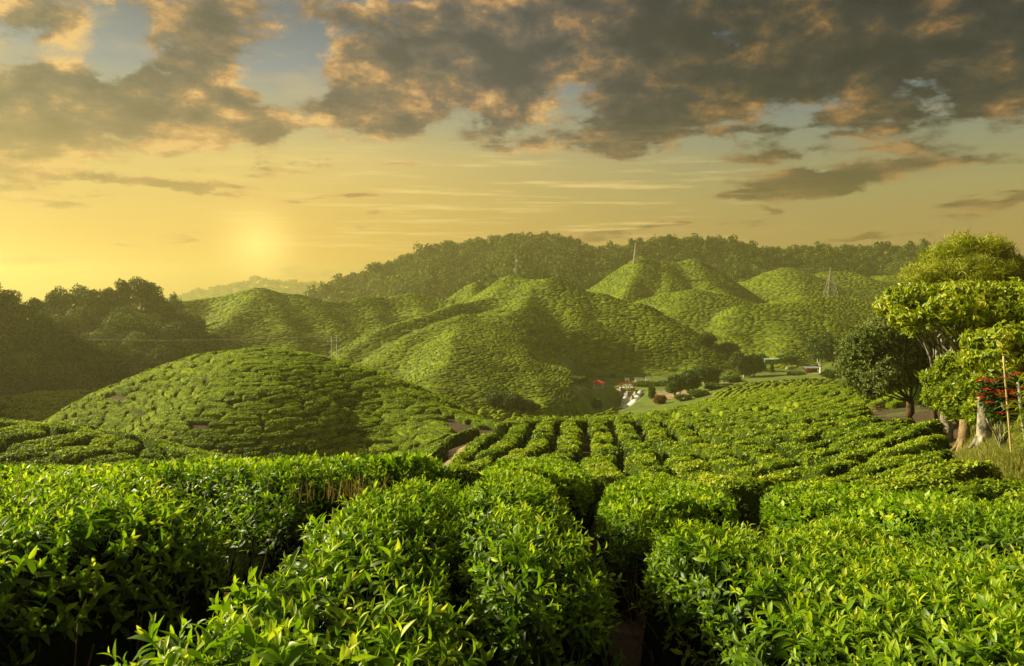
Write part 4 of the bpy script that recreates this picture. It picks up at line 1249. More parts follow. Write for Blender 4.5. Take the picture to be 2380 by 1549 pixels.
def rl(loc, items, D=None):
    """lumps given as (px, py, D, rx px, rz px) -> relative to loc"""
    out = []
    for (px, py, d, rx, rz) in items:
        p = P(px, py, d) - np.array(loc)
        out.append((p[0], p[1], p[2], rx / F * d, rz / F * d))
    return out

# --- the group of trees on the right
b = on(2115, 31); b[2] = g1(b[0], b[1])
tree('round small-leaved tree with a short dark trunk over a shaded earth patch', b,
     rl(b, [(2060, 770, 31, 62, 40), (2010, 810, 30.5, 58, 46), (2075, 820, 31, 70, 60), (2130, 800, 31.5, 60, 55), (1995, 865, 30.5, 42, 42), (2050, 870, 30, 62, 45), (2120, 860, 31, 55, 42), (2020, 900, 30.2, 30, 28), (2160, 830, 31.5, 40, 45)]),
     16000, CL_SMALL, .85, M['grey_leaf'], M['bark'], 1.35, .17, seed=11, lw=.5, shell=(.35, 1.06))
b = on(2262, 42)
fl = [(2230, 572, 42, 34, 26), (2200, 600, 42, 52, 30), (2285, 585, 42, 58, 32), (2310, 578, 42.4, 20, 22), (2165, 645, 41, 60, 32), (2250, 640, 41, 85, 38), (2330, 630, 42, 62, 38), (2380, 660, 42, 60, 34), (2180, 690, 41, 55, 30), (2280, 690, 41, 95, 36), (2400, 720, 42, 70, 50), (2300, 750, 42, 100, 50), (2200, 770, 42, 60, 60), (2330, 830, 42, 90, 60), (2210, 840, 42, 60, 50)]
tree('tall feathery casuarina with drooping yellow-green sprays behind the broad-leaved tree', b, rl(b, fl), 9000, CL_FEATHER, 1.35, M['feather'] if 'feather' in M else leaf_mat('feathery sprays', [(.14, .17, .008), (.32, .37, .012), (.50, .52, .04)], rough=.6, trans=.3, nscale=.5), M['bark'], 4.0, .25, seed=12, shell=(.5, 1.12), up=-.5,
     extra_limbs=[(tuple(P(2228, 600, 42) - b), tuple(P(2231, 546, 42) - b), .05, .01), (tuple(P(2312, 600, 42) - b), tuple(P(2314, 560, 42) - b), .04, .01)])
b = on(2290, 22)
_fk = P(2246, 850, 21.7) - b
tree('spreading tree with a flat canopy of large drooping leaves and forked pale limbs', b,
     rl(b, [(2085, 712, 22.6, 50, 22), (2130, 690, 22.2, 62, 26), (2190, 688, 22.0, 66, 26), (2260, 684, 21.3, 72, 28), (2330, 686, 21.3, 75, 30), (2405, 695, 20.7, 80, 40), (2220, 716, 20.7, 62, 26), (2300, 728, 20.7, 80, 30), (2375, 742, 20.7, 75, 36), (2110, 735, 22.0, 46, 24), (2170, 720, 22.7, 60, 26), (2250, 745, 23.2, 60, 30),
             (2290, 792, 20.1, 52, 24), (2350, 788, 19.5, 55, 34), (2400, 812, 19.5, 55, 48), (2330, 840, 19.5, 60, 32), (2330, 770, 23.2, 70, 40), (2395, 870, 20.7, 50, 60)]),
     14000, CL_BROAD, .82, M['bright_leaf'], M['pale_bark'], float(_fk[2]), .12, seed=13, shell=(.35, 1.08), up=-.1, lean=(float(_fk[0]), float(_fk[1])), lw=.55, twigs=1,
     extra_limbs=[(tuple(_fk), tuple(P(2205, 790, 21.7) - b), .10, .07), (tuple(P(2205, 790, 21.7) - b), tuple(P(2150, 735, 22.0) - b), .06, .03), (tuple(_fk), tuple(P(2262, 800, 21.5) - b), .075, .05)])
b = on(2206, 25)
tree('slim tree with a pale mottled trunk and bare twiggy limbs beside the dark conifer', b,
     rl(b, [(2130, 765, 25, 30, 14), (2175, 750, 25.5, 34, 16), (2215, 765, 26, 30, 20), (2230, 820, 26, 25, 25)]),
     420, CL_SMALL, 1.1, M['bright_leaf'], M['pale_bark'], 1.4, .165, seed=14, lean=(-.1, 0), twigs=7, flare=1.15,
     extra_limbs=[((-.1, 0, 1.4), tuple(P(2178, 800, 25) - b), .08, .05), (tuple(P(2178, 800, 25) - b), tuple(P(2120, 770, 25) - b), .04, .015), ((-.1, 0, 1.35), tuple(P(2218, 800, 25.2) - b), .08, .04), (tuple(P(2178, 800, 25) - b), tuple(P(2160, 752, 25) - b), .03, .012)])
b = on(2172, 36)
tree('dark bushy conifer between the round tree and the pale trunk', b,
     rl(b, [(2170, 800, 36, 45, 50), (2160, 870, 35.5, 42, 45), (2195, 860, 36, 45, 50), (2170, 915, 35.5, 45, 30), (2215, 900, 36, 30, 40)]), 2600, CL_FEATHER, 1.0, M['tree_leaf'], M['bark'], 1.0, .14, seed=15, shell=(.4, 1.08), up=-.1)
b = on(2235, 20.5)
tree('large leafy shrub with bright whorled leaves in front of the pale trunk', b,
     rl(b, [(2180, 880, 21, 34, 22), (2225, 850, 20.5, 42, 24), (2275, 845, 20, 45, 26), (2325, 860, 20, 40, 30), (2200, 925, 20.5, 42, 28), (2250, 905, 20, 50, 36), (2300, 905, 19.5, 45, 36), (2235, 950, 20, 36, 24), (2280, 955, 19, 35, 26), (2350, 910, 19, 36, 40)]),
     5200, CL_MED, .78, M['bright_leaf'], M['bark'], .5, .06, cat='shrub', name='leafy_shrub', seed=16, shell=(.4, 1.08))
def stump(px, D, w, h, mat, label, seed):
    b = on(px, D); root = empty('cut_tree', b, label, 'tree'); r = np.random.default_rng(seed)
    mb = MB(); pts = np.array([[0, 0, -.2], [0, 0, .0], [.0, 0, .1], [.01, 0, h * .5], [.03, 0, h]])
    mb.tube(pts, [w * .75, w * .66, w * .55, w * .5, w * .45], 12)
    for q in range(5):
        a = q * 1.3; mb.tube(np.array([[math.cos(a) * w * .3, math.sin(a) * w * .3, .25], [math.cos(a) * w * .6, math.sin(a) * w * .6, .06], [math.cos(a) * w * 1.0, math.sin(a) * w * 1.0, -.08]]), [w * .2, w * .2, w * .1], 6)
    mb.build('bark', mat, root, True)
stump(2240, 19.5, .26, .7, solid_mat('ochre bark', [(.3, (.16, .11, .05)), (.7, (.36, .27, .13))], scale=9, rough=.9, bump=.02, bscale=20), 'ochre trunk base on the orange soil under the leafy shrub', 1)
stump(2287, 17, .27, 1.4, M['pale_bark'], 'short pale grey trunk at the edge of the grass bank', 2)

# poinsettia with red bracts
b = on(2330, 15.2)
root = tree('poinsettia shrub with red star-shaped flower heads and pale crooked stems', b,
     rl(b, [(2300, 900, 15, 24, 18), (2345, 890, 15, 30, 20), (2310, 930, 15, 30, 20), (2350, 925, 14.8, 34, 20), (2375, 950, 14.8, 26, 24), (2325, 955, 15, 24, 16)]), 420, CL_MED, .75, M['tree_leaf'], M['pale_bark'], .18, .035,
     cat='shrub', name='poinsettia', seed=17, extra_limbs=[((0, 0, 0), (-.28, .05, .6), .022, .012), ((0, .05, 0), (.25, 0, .62), .022, .012), ((.02, 0, 0), (.1, -.05, .7), .02, .01), ((-.02, 0, 0), (-.12, .05, .5), .02, .01)])
r = np.random.default_rng(4)
red = leaf_mat('red bracts', [(.30, .015, .006), (.55, .03, .010), (.75, .08, .03)], rough=.5, trans=.3, tcol=(1.2, .6, .5))
for (px, py) in [(2278, 884), (2288, 880), (2300, 886), (2318, 884), (2336, 878), (2352, 872), (2366, 868), (2292, 906), (2310, 912), (2326, 910), (2338, 916), (2348, 908), (2358, 914), (2368, 906), (2330, 922), (2276, 918), (2284, 925), (2300, 935), (2342, 945), (2352, 940), (2326, 960), (2364, 930), (2375, 915), (2379, 900)]:
    p = P(px, py, 14.5 + r.uniform(-.15, .2)) - b
    V, Fs, T = [], [], []
    n = 7
    for q in range(n):
        lv, lf = leaf_mesh(.115 * r.uniform(.8, 1.2), .042, 2, .6, .3)
        lv = lv @ rotm(0, -r.uniform(.0, .5), q * 6.28 / n + r.uniform(-.2, .2)).T + p
        Fs.append(lf + len(V) * len(lv)); V.append(lv); T.append(np.full(len(lv), r.uniform(.2, .9)))
    o = mesh_obj('flower_head', np.concatenate(V), [np.concatenate(Fs)], red, root, {'tone': np.concatenate(T)})
b = on(2395, 13.6)
root = empty('strap_leaved_plant', b, 'tall plant with long drooping strap leaves at the right edge', 'plant')
mb = MB(); V = []
r = np.random.default_rng(9)
st = MB()
for q in range(4):
    a = r.uniform(0, 6.28); top = np.array([math.cos(a) * .25, math.sin(a) * .25, r.uniform(.7, 1.5)])
    st.tube(np.array([[0, 0, -.1], top * [.6, .6, .5], top]), [.04, .03, .025], 7)
    for z in np.linspace(.25, 1, 10):
        for w in range(7):
            yaw = r.uniform(0, 6.28); lv, lf = leaf_mesh(r.uniform(.35, .55), .035, 4, r.uniform(.9, 1.8), .3)
            lv = lv @ rotm(0, -r.uniform(.4, 1.1), yaw).T + top * z
            mb.add(lv, [lf], r.uniform(.2, .8))
st.build('stems', M['pale_bark'], root, True)
mb.build('leaves', M['bright_leaf'], root, True)
# bamboo pole
a_, b_ = P(2332, 828, 14.3), P(2352, 960, 14.3); b_[2] = g1(b_[0], b_[1]) - .1
mb = MB(); t = np.linspace(0, 1, 13)[:, None]
mb.tube(b_ + (a_ - b_) * t, [.019 if i % 2 else .016 for i in range(13)], 8)
tag(mb.build('bamboo_pole', solid_mat('bamboo', [(.3, (.45, .34, .12)), (.7, (.66, .54, .25))], scale=5, rough=.6), None, True), 'tall leaning bamboo pole standing among the red flowers', 'pole')
# dead branches on the bare patch
r = np.random.default_rng(21)
b = hit(2010, 948, 20, 50)
mb = MB()
for q in range(46):
    x0, y0 = b[0] + r.normal(0, .75), b[1] + r.normal(0, .55); a = r.uniform(-.6, .6) + (pi if q % 2 else 0); L = r.uniform(.5, 1.6)
    p0 = np.array([x0, y0, g1(x0, y0) + r.uniform(.02, .25)]); p1 = p0 + [math.cos(a) * L, math.sin(a) * L, r.uniform(-.1, .35)]
    limb(mb, p0, p1, .022, .008, r, .1, 4, 5)
tag(mb.build('brushwood_pile', solid_mat('dry sticks', [(.3, (.22, .15, .07)), (.7, (.5, .38, .2))], scale=6, rough=.9), None, True), 'pile of dry cut branches on bare earth left of the round tree', 'brushwood')

# --- mid-distance trees
MG = 'round dark trees between the field and the valley lawn'
def mid_tree(px, by, cx0, cx1, ty, label, seed, bark=M['bark'], dens=1.0, D=None, mat=M['tree_leaf'], group=None, trunk=.15):
    b = hit(px, by, 70, 260) if D is None else on(px, D)
    D = b[1]; w = (cx1 - cx0) / 2; cx_ = (cx0 + cx1) / 2; h = (by - ty)
    top = P(px, ty, D)[2] - b[2]; s = D / F
    r = np.random.default_rng(seed); L = []
    ch = top * (1 - trunk)
    for q in range(9):
        a = q * 2.4; rr = w * s * .62 * math.sqrt((q + .5) / 9)
        zz = trunk * top + ch * (.24 + .46 * r.uniform(0, 1) * (1.15 - rr / (w * s)))
        L.append(((cx_ - px) * s + rr * math.cos(a), rr * math.sin(a), zz, w * s * r.uniform(.36, .56), ch * r.uniform(.22, .36)))
    return tree(label, b, L, int(2600 * dens), CL_SMALL, 2.6 * D / 140, mat, bark, top * trunk * .9, .028 * top, seed=seed, group=group, shell=(.5, 1.05), twigs=1)
mid_tree(1568, 926, 1545, 1592, 868, 'round dark tree nearest the waterfall, beside the sandy path', 41)
mid_tree(1601, 915, 1572, 1630, 856, 'second dark tree behind the one by the sandy path', 42)
mid_tree(1639, 899, 1603, 1678, 840, 'umbrella-shaped tree at the right end of the row by the field edge', 43)
mid_tree(1729, 878, 1696, 1752, 815, 'dense round tree with a white-painted trunk left of the green sheds', 44, M['white'])
mid_tree(1752, 876, 1732, 1776, 818, 'smaller dark tree fused with the white-trunked tree by the green sheds', 45)
mid_tree(1907, 868, 1868, 1960, 766, 'tall dark tree with white-painted trunks beside the blue-roofed hut', 46, M['white'], 1.5)
mid_tree(1962, 872, 1940, 1990, 838, 'low grey-green bush right of the blue-roofed hut', 47, dens=.6, trunk=.1)
b = hit(1794, 866, 70, 260); s_ = b[1] / F
tree('small clipped dark conifer on the grass below the green sheds', b, [(0, 0, 20 * s_ * t, (5.5 - 4 * t) * s_, 4 * s_) for t in (.2, .4, .6, .8, 1.0)], 700, CL_SMALL, 2.0, M['tree_leaf'], M['bark'], 3 * s_, .08, seed=48, twigs=0)
mid_tree(1424, 885, 1419, 1429, 870, 'young tree with a thin white trunk behind the pavilion', 49, M['white'], .12, trunk=.5)
mid_tree(1515, 932, 1505, 1524, 893, 'thin grey half-bare tree beside the cascade', 50, M['pale_bark'], .14)
mid_tree(1385, 955, 1370, 1400, 925, 'spindly young tree in the dark ravine below the pavilion', 51, dens=.25)
for q, (px, by, w_, h_, lab) in enumerate([(1152, 950, 34, 44, 'banana-like clump with long ragged leaves below the terraced spur'), (1190, 958, 44, 50, 'tall bushy thicket left of the ravine below the spur'), (1225, 960, 40, 34, 'rounded thicket at the foot of the spur, right of the taller one'), (1640, 800, 34, 30, 'dark bush in the fold above the terraces'), (1690, 822, 36, 28, 'dark bush below the contour rows, left of the white-trunked tree'), (1340, 888, 30, 14, 'low hedge-like bush left of the red-roofed pavilion'), (1498, 897, 40, 9, 'long low hedge on the lawn right of the footbridge'), (1548, 896, 34, 10, 'low dark hedge on the lawn behind the row of dark trees'), (1588, 932, 26, 16, 'dark undergrowth below the tree nearest the waterfall'), (1622, 922, 30, 16, 'dark undergrowth under the middle tree of the row'), (1660, 905, 34, 14, 'dark undergrowth under the umbrella-shaped tree'), (1700, 888, 30, 16, 'low bushes at the lane left of the white-trunked tree'), (1850, 872, 26, 8, 'low hedge at the field edge left of the hut'), (1930, 880, 26, 22, 'grey-green bushes below the white-trunked tall tree'), (1760, 838, 30, 14, 'scrub on the hill foot behind the dark green shed'), (1830, 838, 34, 12, 'scrub on the hill foot right of the green sheds')]):
    mid_tree(px, by, px - w_ * .8, px + w_ * .8, by - h_, lab, 60 + q, dens=.5, trunk=.08)
mid_tree(1532, 940, 1518, 1548, 914, 'reddish flowering shrub at the sandy path beside the cascade', 71, dens=.3, mat=leaf_mat('reddish leaves', [(.07, .03, .01), (.16, .05, .015), (.25, .12, .03)], nscale=1), trunk=.1)
# skyline trees of the left wood
GL = 'single trees standing on the skyline of the left wood'
for q, (px, ty, w_, D) in enumerate([(330, 652, 26, 150), (292, 658, 20, 149), (352, 660, 22, 152), (262, 676, 20, 147), (230, 680, 24, 146), (196, 672, 26, 144), (150, 676, 26, 142), (128, 690, 20, 141), (90, 702, 18, 140), (50, 712, 22, 139), (15, 722, 22, 139), (385, 690, 16, 168), (410, 692, 14, 178)]):
    ty -= 5; w_ *= 1.05
    b = on(px, D); top = P(px, ty, D)[2] - b[2]; s = D / F
    if top < 1.5: top = 1.5
    r = np.random.default_rng(700 + q); w2 = w_ * s
    L = [(w2 * .55 * math.cos(a * 2.1), w2 * .55 * math.sin(a * 2.1), top * (.42 + .11 * a * .8), w2 * r.uniform(.45, .7), top * r.uniform(.14, .22)) for a in range(6)]
    tree('dark tree standing out on the skyline of the left wood', b, L, 900, CL_SMALL, 2.3, M['forest'], M['bark'], top * .35, .022 * top, seed=710 + q, group=GL, twigs=2)

# ------------------------------------------------------------------ valley structures
RED = solid_mat('red roof', [(.3, (.42, .035, .02)), (.7, (.58, .06, .035))], scale=3, rough=.6)
def pavilion():
    b = on(1391, 157); D = b[1]; s = D / F
    root = empty('pavilion', b, 'open pavilion with a red pyramid roof and white posts', 'pavilion')
    w, hp, hr = 10.0 * s, 12.5 * s, 7 * s
    for sx in (-1, 1):
        for sy in (-1, 1):
            MB().box((sx * w, sy * w, hp / 2 - .1), (.14, .14, hp + .2)).build('post', M['white'], root)
    MB().box((0, 0, .02), (w * 2.3, w * 2.3, .16)).build('floor_slab', M['white'], root)
    e = w * 1.38
    mb = MB()
    V = np.array([[-e, -e, hp], [e, -e, hp], [e, e, hp], [-e, e, hp], [0, 0, hp + hr], [-e, -e, hp - .12], [e, -e, hp - .12], [e, e, hp - .12], [-e, e, hp - .12]])
    mb.add(V, [np.array([[0, 1, 4], [1, 2, 4], [2, 3, 4], [3, 0, 4]]), np.array([[5, 6, 1, 0], [6, 7, 2, 1], [7, 8, 3, 2], [8, 5, 0, 3], [8, 7, 6, 5]])])
    mb.build('roof', RED, root)
    MB().box((0, 0, .45), (.9, .9, .08)).box((0, 0, .25), (.15, .15, .4)).build('table', M['white'], root)
pavilion()
def bridge():
    b = on(1457, 156.5); b[2] = -16.1; s = 156.5 / F
    root = empty('footbridge', b, 'small footbridge with white zigzag railings and red top rail over the fall', 'bridge')
    hl = 14.5 * s
    MB().box((0, 0, 0), (hl * 2.1, 1.6, .16)).build('deck', M['white'], root)
    for sy in (-.8, .8):
        rt = MB().box((0, sy, .85), (hl * 2.05, .09, .12)).build('top_rail', RED, root)
        mb = MB(); n = 6
        for q in range(n):
            x0 = -hl + q * 2 * hl / n; x1 = x0 + 2 * hl / n
            z0, z1 = (.1, .8) if q % 2 == 0 else (.8, .1)
            mb.tube(np.array([[x0, sy, z0], [x1, sy, z1]]), .06, 5)
        mb.build('railing', M['white'], root)
        for sx in (-1, 1): MB().box((sx * hl, sy, .35), (.16, .16, 1.2)).build('post', RED, root)
    for sx in (-1, 1): MB().box((sx * hl * .95, 0, -1.3), (.5, 1.7, 2.5)).build('pier', M['concrete'], root)
M['concrete'] = solid_mat('weathered concrete', [(.3, (.16, .14, .10)), (.55, (.36, .33, .25)), (.75, (.50, .46, .36))], scale=.9, rough=.9, bump=.05, bscale=3)
bridge()
WAT = None
def water_mat():
    m, N = new_mat('falling water')
    geo = N.node('ShaderNodeNewGeometry'); mp = N.node('ShaderNodeMapping'); mp.inputs['Scale'].default_value = (3, 3, .6)
    m.node_tree.links.new(geo.outputs['Position'], mp.inputs[0])
    n = N.noise(mp.outputs[0], 2.2, 5, .65)
    b = N.node('ShaderNodeBsdfPrincipled'); N.put(b.inputs['Base Color'], N.ramp(n, [(.3, (.42, .44, .43)), (.5, (.75, .77, .77)), (.62, (.88, .89, .89))]))
    b.inputs['Roughness'].default_value = .5
    o = N.node('ShaderNodeOutputMaterial'); m.node_tree.links.new(b.outputs[0], o.inputs[0]); return m
WAT = water_mat()
def ribbon(pts, widths, thick=.12, seg=4, rough=.05, seed=3):
    """stream ribbon in 3D: rows of vertices across its width"""
    r = np.random.default_rng(seed)
    pts = np.array(pts, float); n = len(pts) * 4
    t = np.linspace(0, len(pts) - 1, n); P3 = np.stack([np.interp(t, np.arange(len(pts)), pts[:, k]) for k in range(3)], -1)
    W = np.interp(t, np.arange(len(pts)), widths)
    d = np.gradient(P3[:, :2], axis=0); d /= np.linalg.norm(d, axis=1)[:, None] + 1e-6; nrm = np.stack([-d[:, 1], d[:, 0]], -1)
    V = []
    for k in range(seg + 1):
        u = k / seg - .5
        V.append(np.concatenate([P3[:, :2] + nrm * (W * u)[:, None], (P3[:, 2] + thick * (1 - 4 * u * u) + r.normal(0, rough, n))[:, None]], 1))
    V = np.concatenate(V)
    i = np.arange(seg)[:, None] * n; j = np.arange(n - 1)[None]
    return V, np.stack([i + j, i + n + j, i + n + j + 1, i + j + 1], -1).reshape(-1, 4)
def falls():
    p0 = P(1455, 911, 156); p1 = P(1455, 931, 153.5)
    root = empty('waterfall', P(1455, 931, 153), 'small waterfall dropping under the footbridge into a foaming pool', 'waterfall'); o = np.array(root.location)
    s = 155 / F; r = np.random.default_rng(2)
    n, m = 10, 9
    V = [P(1450 + 9 * i / (m - 1), 911, 156) * (1 - j / (n - 1)) + P(1447 + 15 * i / (m - 1), 933, 153.6) * (j / (n - 1)) + [0, -.25 * math.sin(pi * i / (m - 1)) + r.normal(0, .04), 0] for j in range(n) for i in range(m)]
    f = [[j * m + i, j * m + i + 1, (j + 1) * m + i + 1, (j + 1) * m + i] for j in range(n - 1) for i in range(m - 1)]
    mesh_obj('falling_water', np.array(V) - o, [np.array(f)], WAT, root, None, True)
    mb = MB(); th = np.linspace(0, 2 * pi, 17)[:-1]
    for q, (rr, z) in enumerate([(10 * s, -.3), (9 * s, .25), (6 * s, .7), (2 * s, .85)]): pass
    rings = [(12 * s, -.9), (10 * s, .0), (7 * s, .55), (3 * s, .8)]
    V = np.array([[rr * math.cos(a), rr * .7 * math.sin(a), z + r.normal(0, .06)] for rr, z in rings for a in th] + [[0, 0, .9]])
    f = [[q * 16 + i, q * 16 + (i + 1) % 16, (q + 1) * 16 + (i + 1) % 16, (q + 1) * 16 + i] for q in range(3) for i in range(16)]
    mesh_obj('foaming_pool', V, [np.array(f), np.array([[48 + i, 48 + (i + 1) % 16, 64] for i in range(16)])], WAT, root, None, True)
    # flanking retaining walls
    for nm, (xa, ya, xb, yb) in (('left', (1436, 905, 1450, 912)), ('right', (1474, 905, 1460, 914))):
        mb = MB(); A, B_ = P(xa, ya, 157.5), P(xb, yb, 156.2)
        c = (A + B_) / 2; L = np.linalg.norm((B_ - A)[:2]); mb.box((c[0], c[1], c[2] - .9), (L + .6, .5, 2.4), rz=math.atan2(B_[1] - A[1], B_[0] - A[0]))
        if nm == 'right': mb.box(P(1465, 925, 155), (1.5, 1.0, 2.6), rz=.2)
        tag(mb.build('retaining_wall', M['concrete']), f'weathered concrete retaining wall on the {nm} of the waterfall', 'wall')
    c = [P(1489, 911, 152), P(1482, 921, 149), P(1478, 930, 147), P(1470, 938, 145.5), P(1461, 946, 144), P(1450, 951, 142.5)]
    V, f = ribbon(c, [.9, 1.1, 1.4, 1.8, 2.3, 2.8], .3, 5, .07)
    ob = mesh_obj('cascade', V, [f], WAT, None, None, True)
    tag(ob, 'white stepped cascade rushing down the grassy bank right of the waterfall', 'cascade')
    mb = MB()
    for q in range(2):
        a, b2 = c[q] if q < 5 else c[4], c[q + 1]
        mid = (a + b2) / 2; mb.box((mid[0] - .85 - .1 * q, mid[1] + .1, mid[2] - .1), (.3, abs(b2[1] - a[1]) + .6, .8), rx=-.3)
    tag(mb.build('stone_kerb', M['concrete']), 'stepped stone kerb along the upper cascade', 'wall')
falls()
def bench(px, py, label):
    b = hit(px, py, 120, 260)
    root = empty('garden_bench', b, label, 'bench')
    MB().box((0, 0, .42), (.95, .4, .07)).build('seat', M['white'], root)
    MB().box((0, .24, .75), (.95, .06, .4), rx=-.15).build('backrest', M['white'], root)
    for sx in (-.38, .38): MB().box((sx, 0, .2), (.1, .42, .42)).build('leg', M['white'], root)
bench(1458, 889, 'white bench on the valley lawn, leftmost of the four behind the footbridge')
bench(1481, 888, 'white bench on the lawn, second from the left behind the footbridge')
bench(1490, 888, 'white bench on the lawn, third from the left behind the footbridge')
bench(1506, 886, 'white bench on the valley lawn, rightmost of the four')
def hut():
    b = hit(1885, 866, 110, 230); D = b[1]; s = D / F
    root = empty('hut', b, 'small hut with a blue-grey sheet roof and red wall panels', 'hut')
    w, h = 15 * s, 10 * s
    MB().box((-w * .1, 0, h / 2 - .1), (w * 1.7, w * 1.1, h)).build('wall', solid_mat('dark boards', [(.3, (.03, .025, .015)), (.7, (.09, .07, .04))], scale=2), root)
    MB().box((-w * .45, -w * .58, h * .58), (w * .95, .06, h * .62)).build('red_panel', RED, root)
    mb = MB().box((0, -w * .36, h + .22), (w * 2.35, w * .85, .07), rx=.30).box((0, w * .36, h + .22), (w * 2.35, w * .85, .07), rx=-.30)
    mb.build('roof', solid_mat('blue sheet', [(.3, (.22, .30, .33)), (.7, (.38, .46, .50))], scale=2, rough=.4), root)
    for sx in (-1, 1): MB().box((sx * w * 1.05, -w * .6, h / 2 - .1), (.1, .1, h)).build('post', M['bark'], root)
hut()
def shed(px0, px1, yt, yb, col, label, seed, roof=(.42, .5, .4)):
    b = hit((px0 + px1) / 2, yb, 140, 300); D = b[1]; s = D / F; w = (px1 - px0) * s; h = (yb - yt) * s
    root = empty('shed', b, label, 'shed')
    m = solid_mat('green sheet %d' % seed, [(.3, tuple(c * .8 for c in col)), (.7, col)], scale=2, rough=.6)
    MB().box((0, 0, h / 2 - .3), (w, w * .7, h + .3)).build('wall', m, root)
    MB().box((0, 0, h + .05), (w * 1.08, w * .8, .08), rx=.08).build('roof', solid_mat('shed roof %d' % seed, [(.3, tuple(c * .8 for c in roof)), (.7, roof)], scale=2), root)
    mb = MB()
    for q in range(6): mb.box((-w / 2 + w * (q + .5) / 6, -w * .35 - .03, h / 2), (.06, .05, h * .95))
    mb.build('battens', m, root)
    d = MB().box((w * .15, -w * .35 - .04, h * .4), (w * .18, .05, h * .78)).build('door', solid_mat('shed door %d' % seed, [(.3, (.02, .03, .02)), (.7, (.05, .07, .04))], scale=2), root)
shed(1776, 1797, 835.5, 845, (.05, .24, .13), 'long dark green shed with open front behind the white-trunked tree', 1)
shed(1797.5, 1811, 835, 844.5, (.07, .33, .16), 'brighter green sheet-metal shed at the right end of the green sheds', 2)
def boulder(px, py, rr, label):
    b = hit(px, py, 100, 250); V, fq, ft, T = dome(14, [1, .9, .6, .3], 2.2, int(px), 2.6)
    V = V * [rr, rr * .7, rr * .7] + fbm(V[:, 0:1] * 3, V[:, 1:2] * 3, int(px), 2) * rr * .2 + b
    tag(mesh_obj('boulder', V, [fq, ft], M['concrete'], None, None, True), label, 'boulder')
boulder(1834, 859, 1.0, 'grey rounded boulder on the grass between the conifer and the hut')
# sandy track and clearing, draped on the ground
def drape(name, pts, widths, mat, label=None, lift=.05):
    V, f = ribbon(pts, widths, 0, 8, 0)
    wob_ = fbm(V[:, 0] * .9, V[:, 1] * .9, 12, 2) * .35
    V[:, 0] += wob_
    V[:, 2] = ground(V[:, 0], V[:, 1]) + lift
    o = mesh_obj(name, V, [f], mat, None, None, True); tag(o, label, None, None, 'structure'); return o
SAND = solid_mat('sandy track', [(.3, (.20, .13, .065)), (.6, (.40, .30, .17)), (.75, (.52, .42, .27))], scale=1.3, rough=.95, bump=.03, bscale=9)
drape('dirt_path', [P(1132, 966, 48), P(1115, 978, 44), P(1098, 990, 41), P(1078, 1000, 39), P(1040, 1010, 37)], [1.0, 1.6, 1.9, 1.6, .8], SAND, 'pale dirt track coming up between the round hill and the field')
drape('sandy_clearing', [hit(1520, 912, 90, 200), hit(1545, 914, 90, 200), hit(1575, 922, 90, 200), hit(1600, 920, 90, 200)], [3, 6, 6, 3], SAND, 'sandy clearing at the foot of the dark trees')
drape('lane', [hit(1640, 905, 100, 220), hit(1700, 888, 100, 220), hit(1730, 879, 100, 220), hit(1800, 872, 100, 220), hit(1900, 869, 100, 220), hit(1960, 870, 100, 220)], [1.2] * 6, SAND, 'narrow pale lane running past the trees to the hut')

# ------------------------------------------------------------------ masts and wires
def lattice(px, by, ty, wpx, D, label, arms=True, mat=M['metal'], th=.12):
    b = on(px, D); b[2] = P(px, by, D)[2] - .5; s = D / F
    H = (by - ty) * s + .5; w = wpx * s / 2
    root = empty('pylon', b, label, 'pylon')
    n = 8; mb = MB(); wz = lambda t: w * (1 - t) ** 1.15 + .06 * w + .05
    for sx, sy in ((1, 1), (1, -1), (-1, 1), (-1, -1)):
        leg = MB(); leg.tube(np.array([[sx * wz(t), sy * wz(t), H * t] for t in np.linspace(0, 1, 6)]), th, 4); leg.build('leg', mat, root)
    for q in range(n):
        t0, t1 = 1 - (1 - q / n) ** 1.25, 1 - (1 - (q + 1) / n) ** 1.25; a, c = wz(t0), wz(t1)
        for k in range(4):
            s0 = [(1, 1), (-1, 1), (-1, -1), (1, -1)][k]; s1 = [(1, 1), (-1, 1), (-1, -1), (1, -1)][(k + 1) % 4]
            mb.tube(np.array([[s0[0] * a, s0[1] * a, H * t0], [s1[0] * c, s1[1] * c, H * t1]]), th * .6, 4, False)
            mb.tube(np.array([[s1[0] * a, s1[1] * a, H * t0], [s0[0] * c, s0[1] * c, H * t1]]), th * .6, 4, False)
    mb.build('bracing', mat, root)
    if arms:
        for z in (.80, .89, .97):
            MB().tube(np.array([[-w * .62, 0, H * z], [0, 0, H * z + .15], [w * .62, 0, H * z]]), th * .8, 4).build('crossarm', mat, root)
    return b, H, w
pyl = [lattice(1931, 691, 623, 26, 290, 'steel lattice pylon standing in front of the right-hand tea hills', mat=M['palemetal'], th=.10),
       lattice(1478, 612, 564, 12, 325, 'small lattice pylon on the peak against the forest ridge', th=.16)]
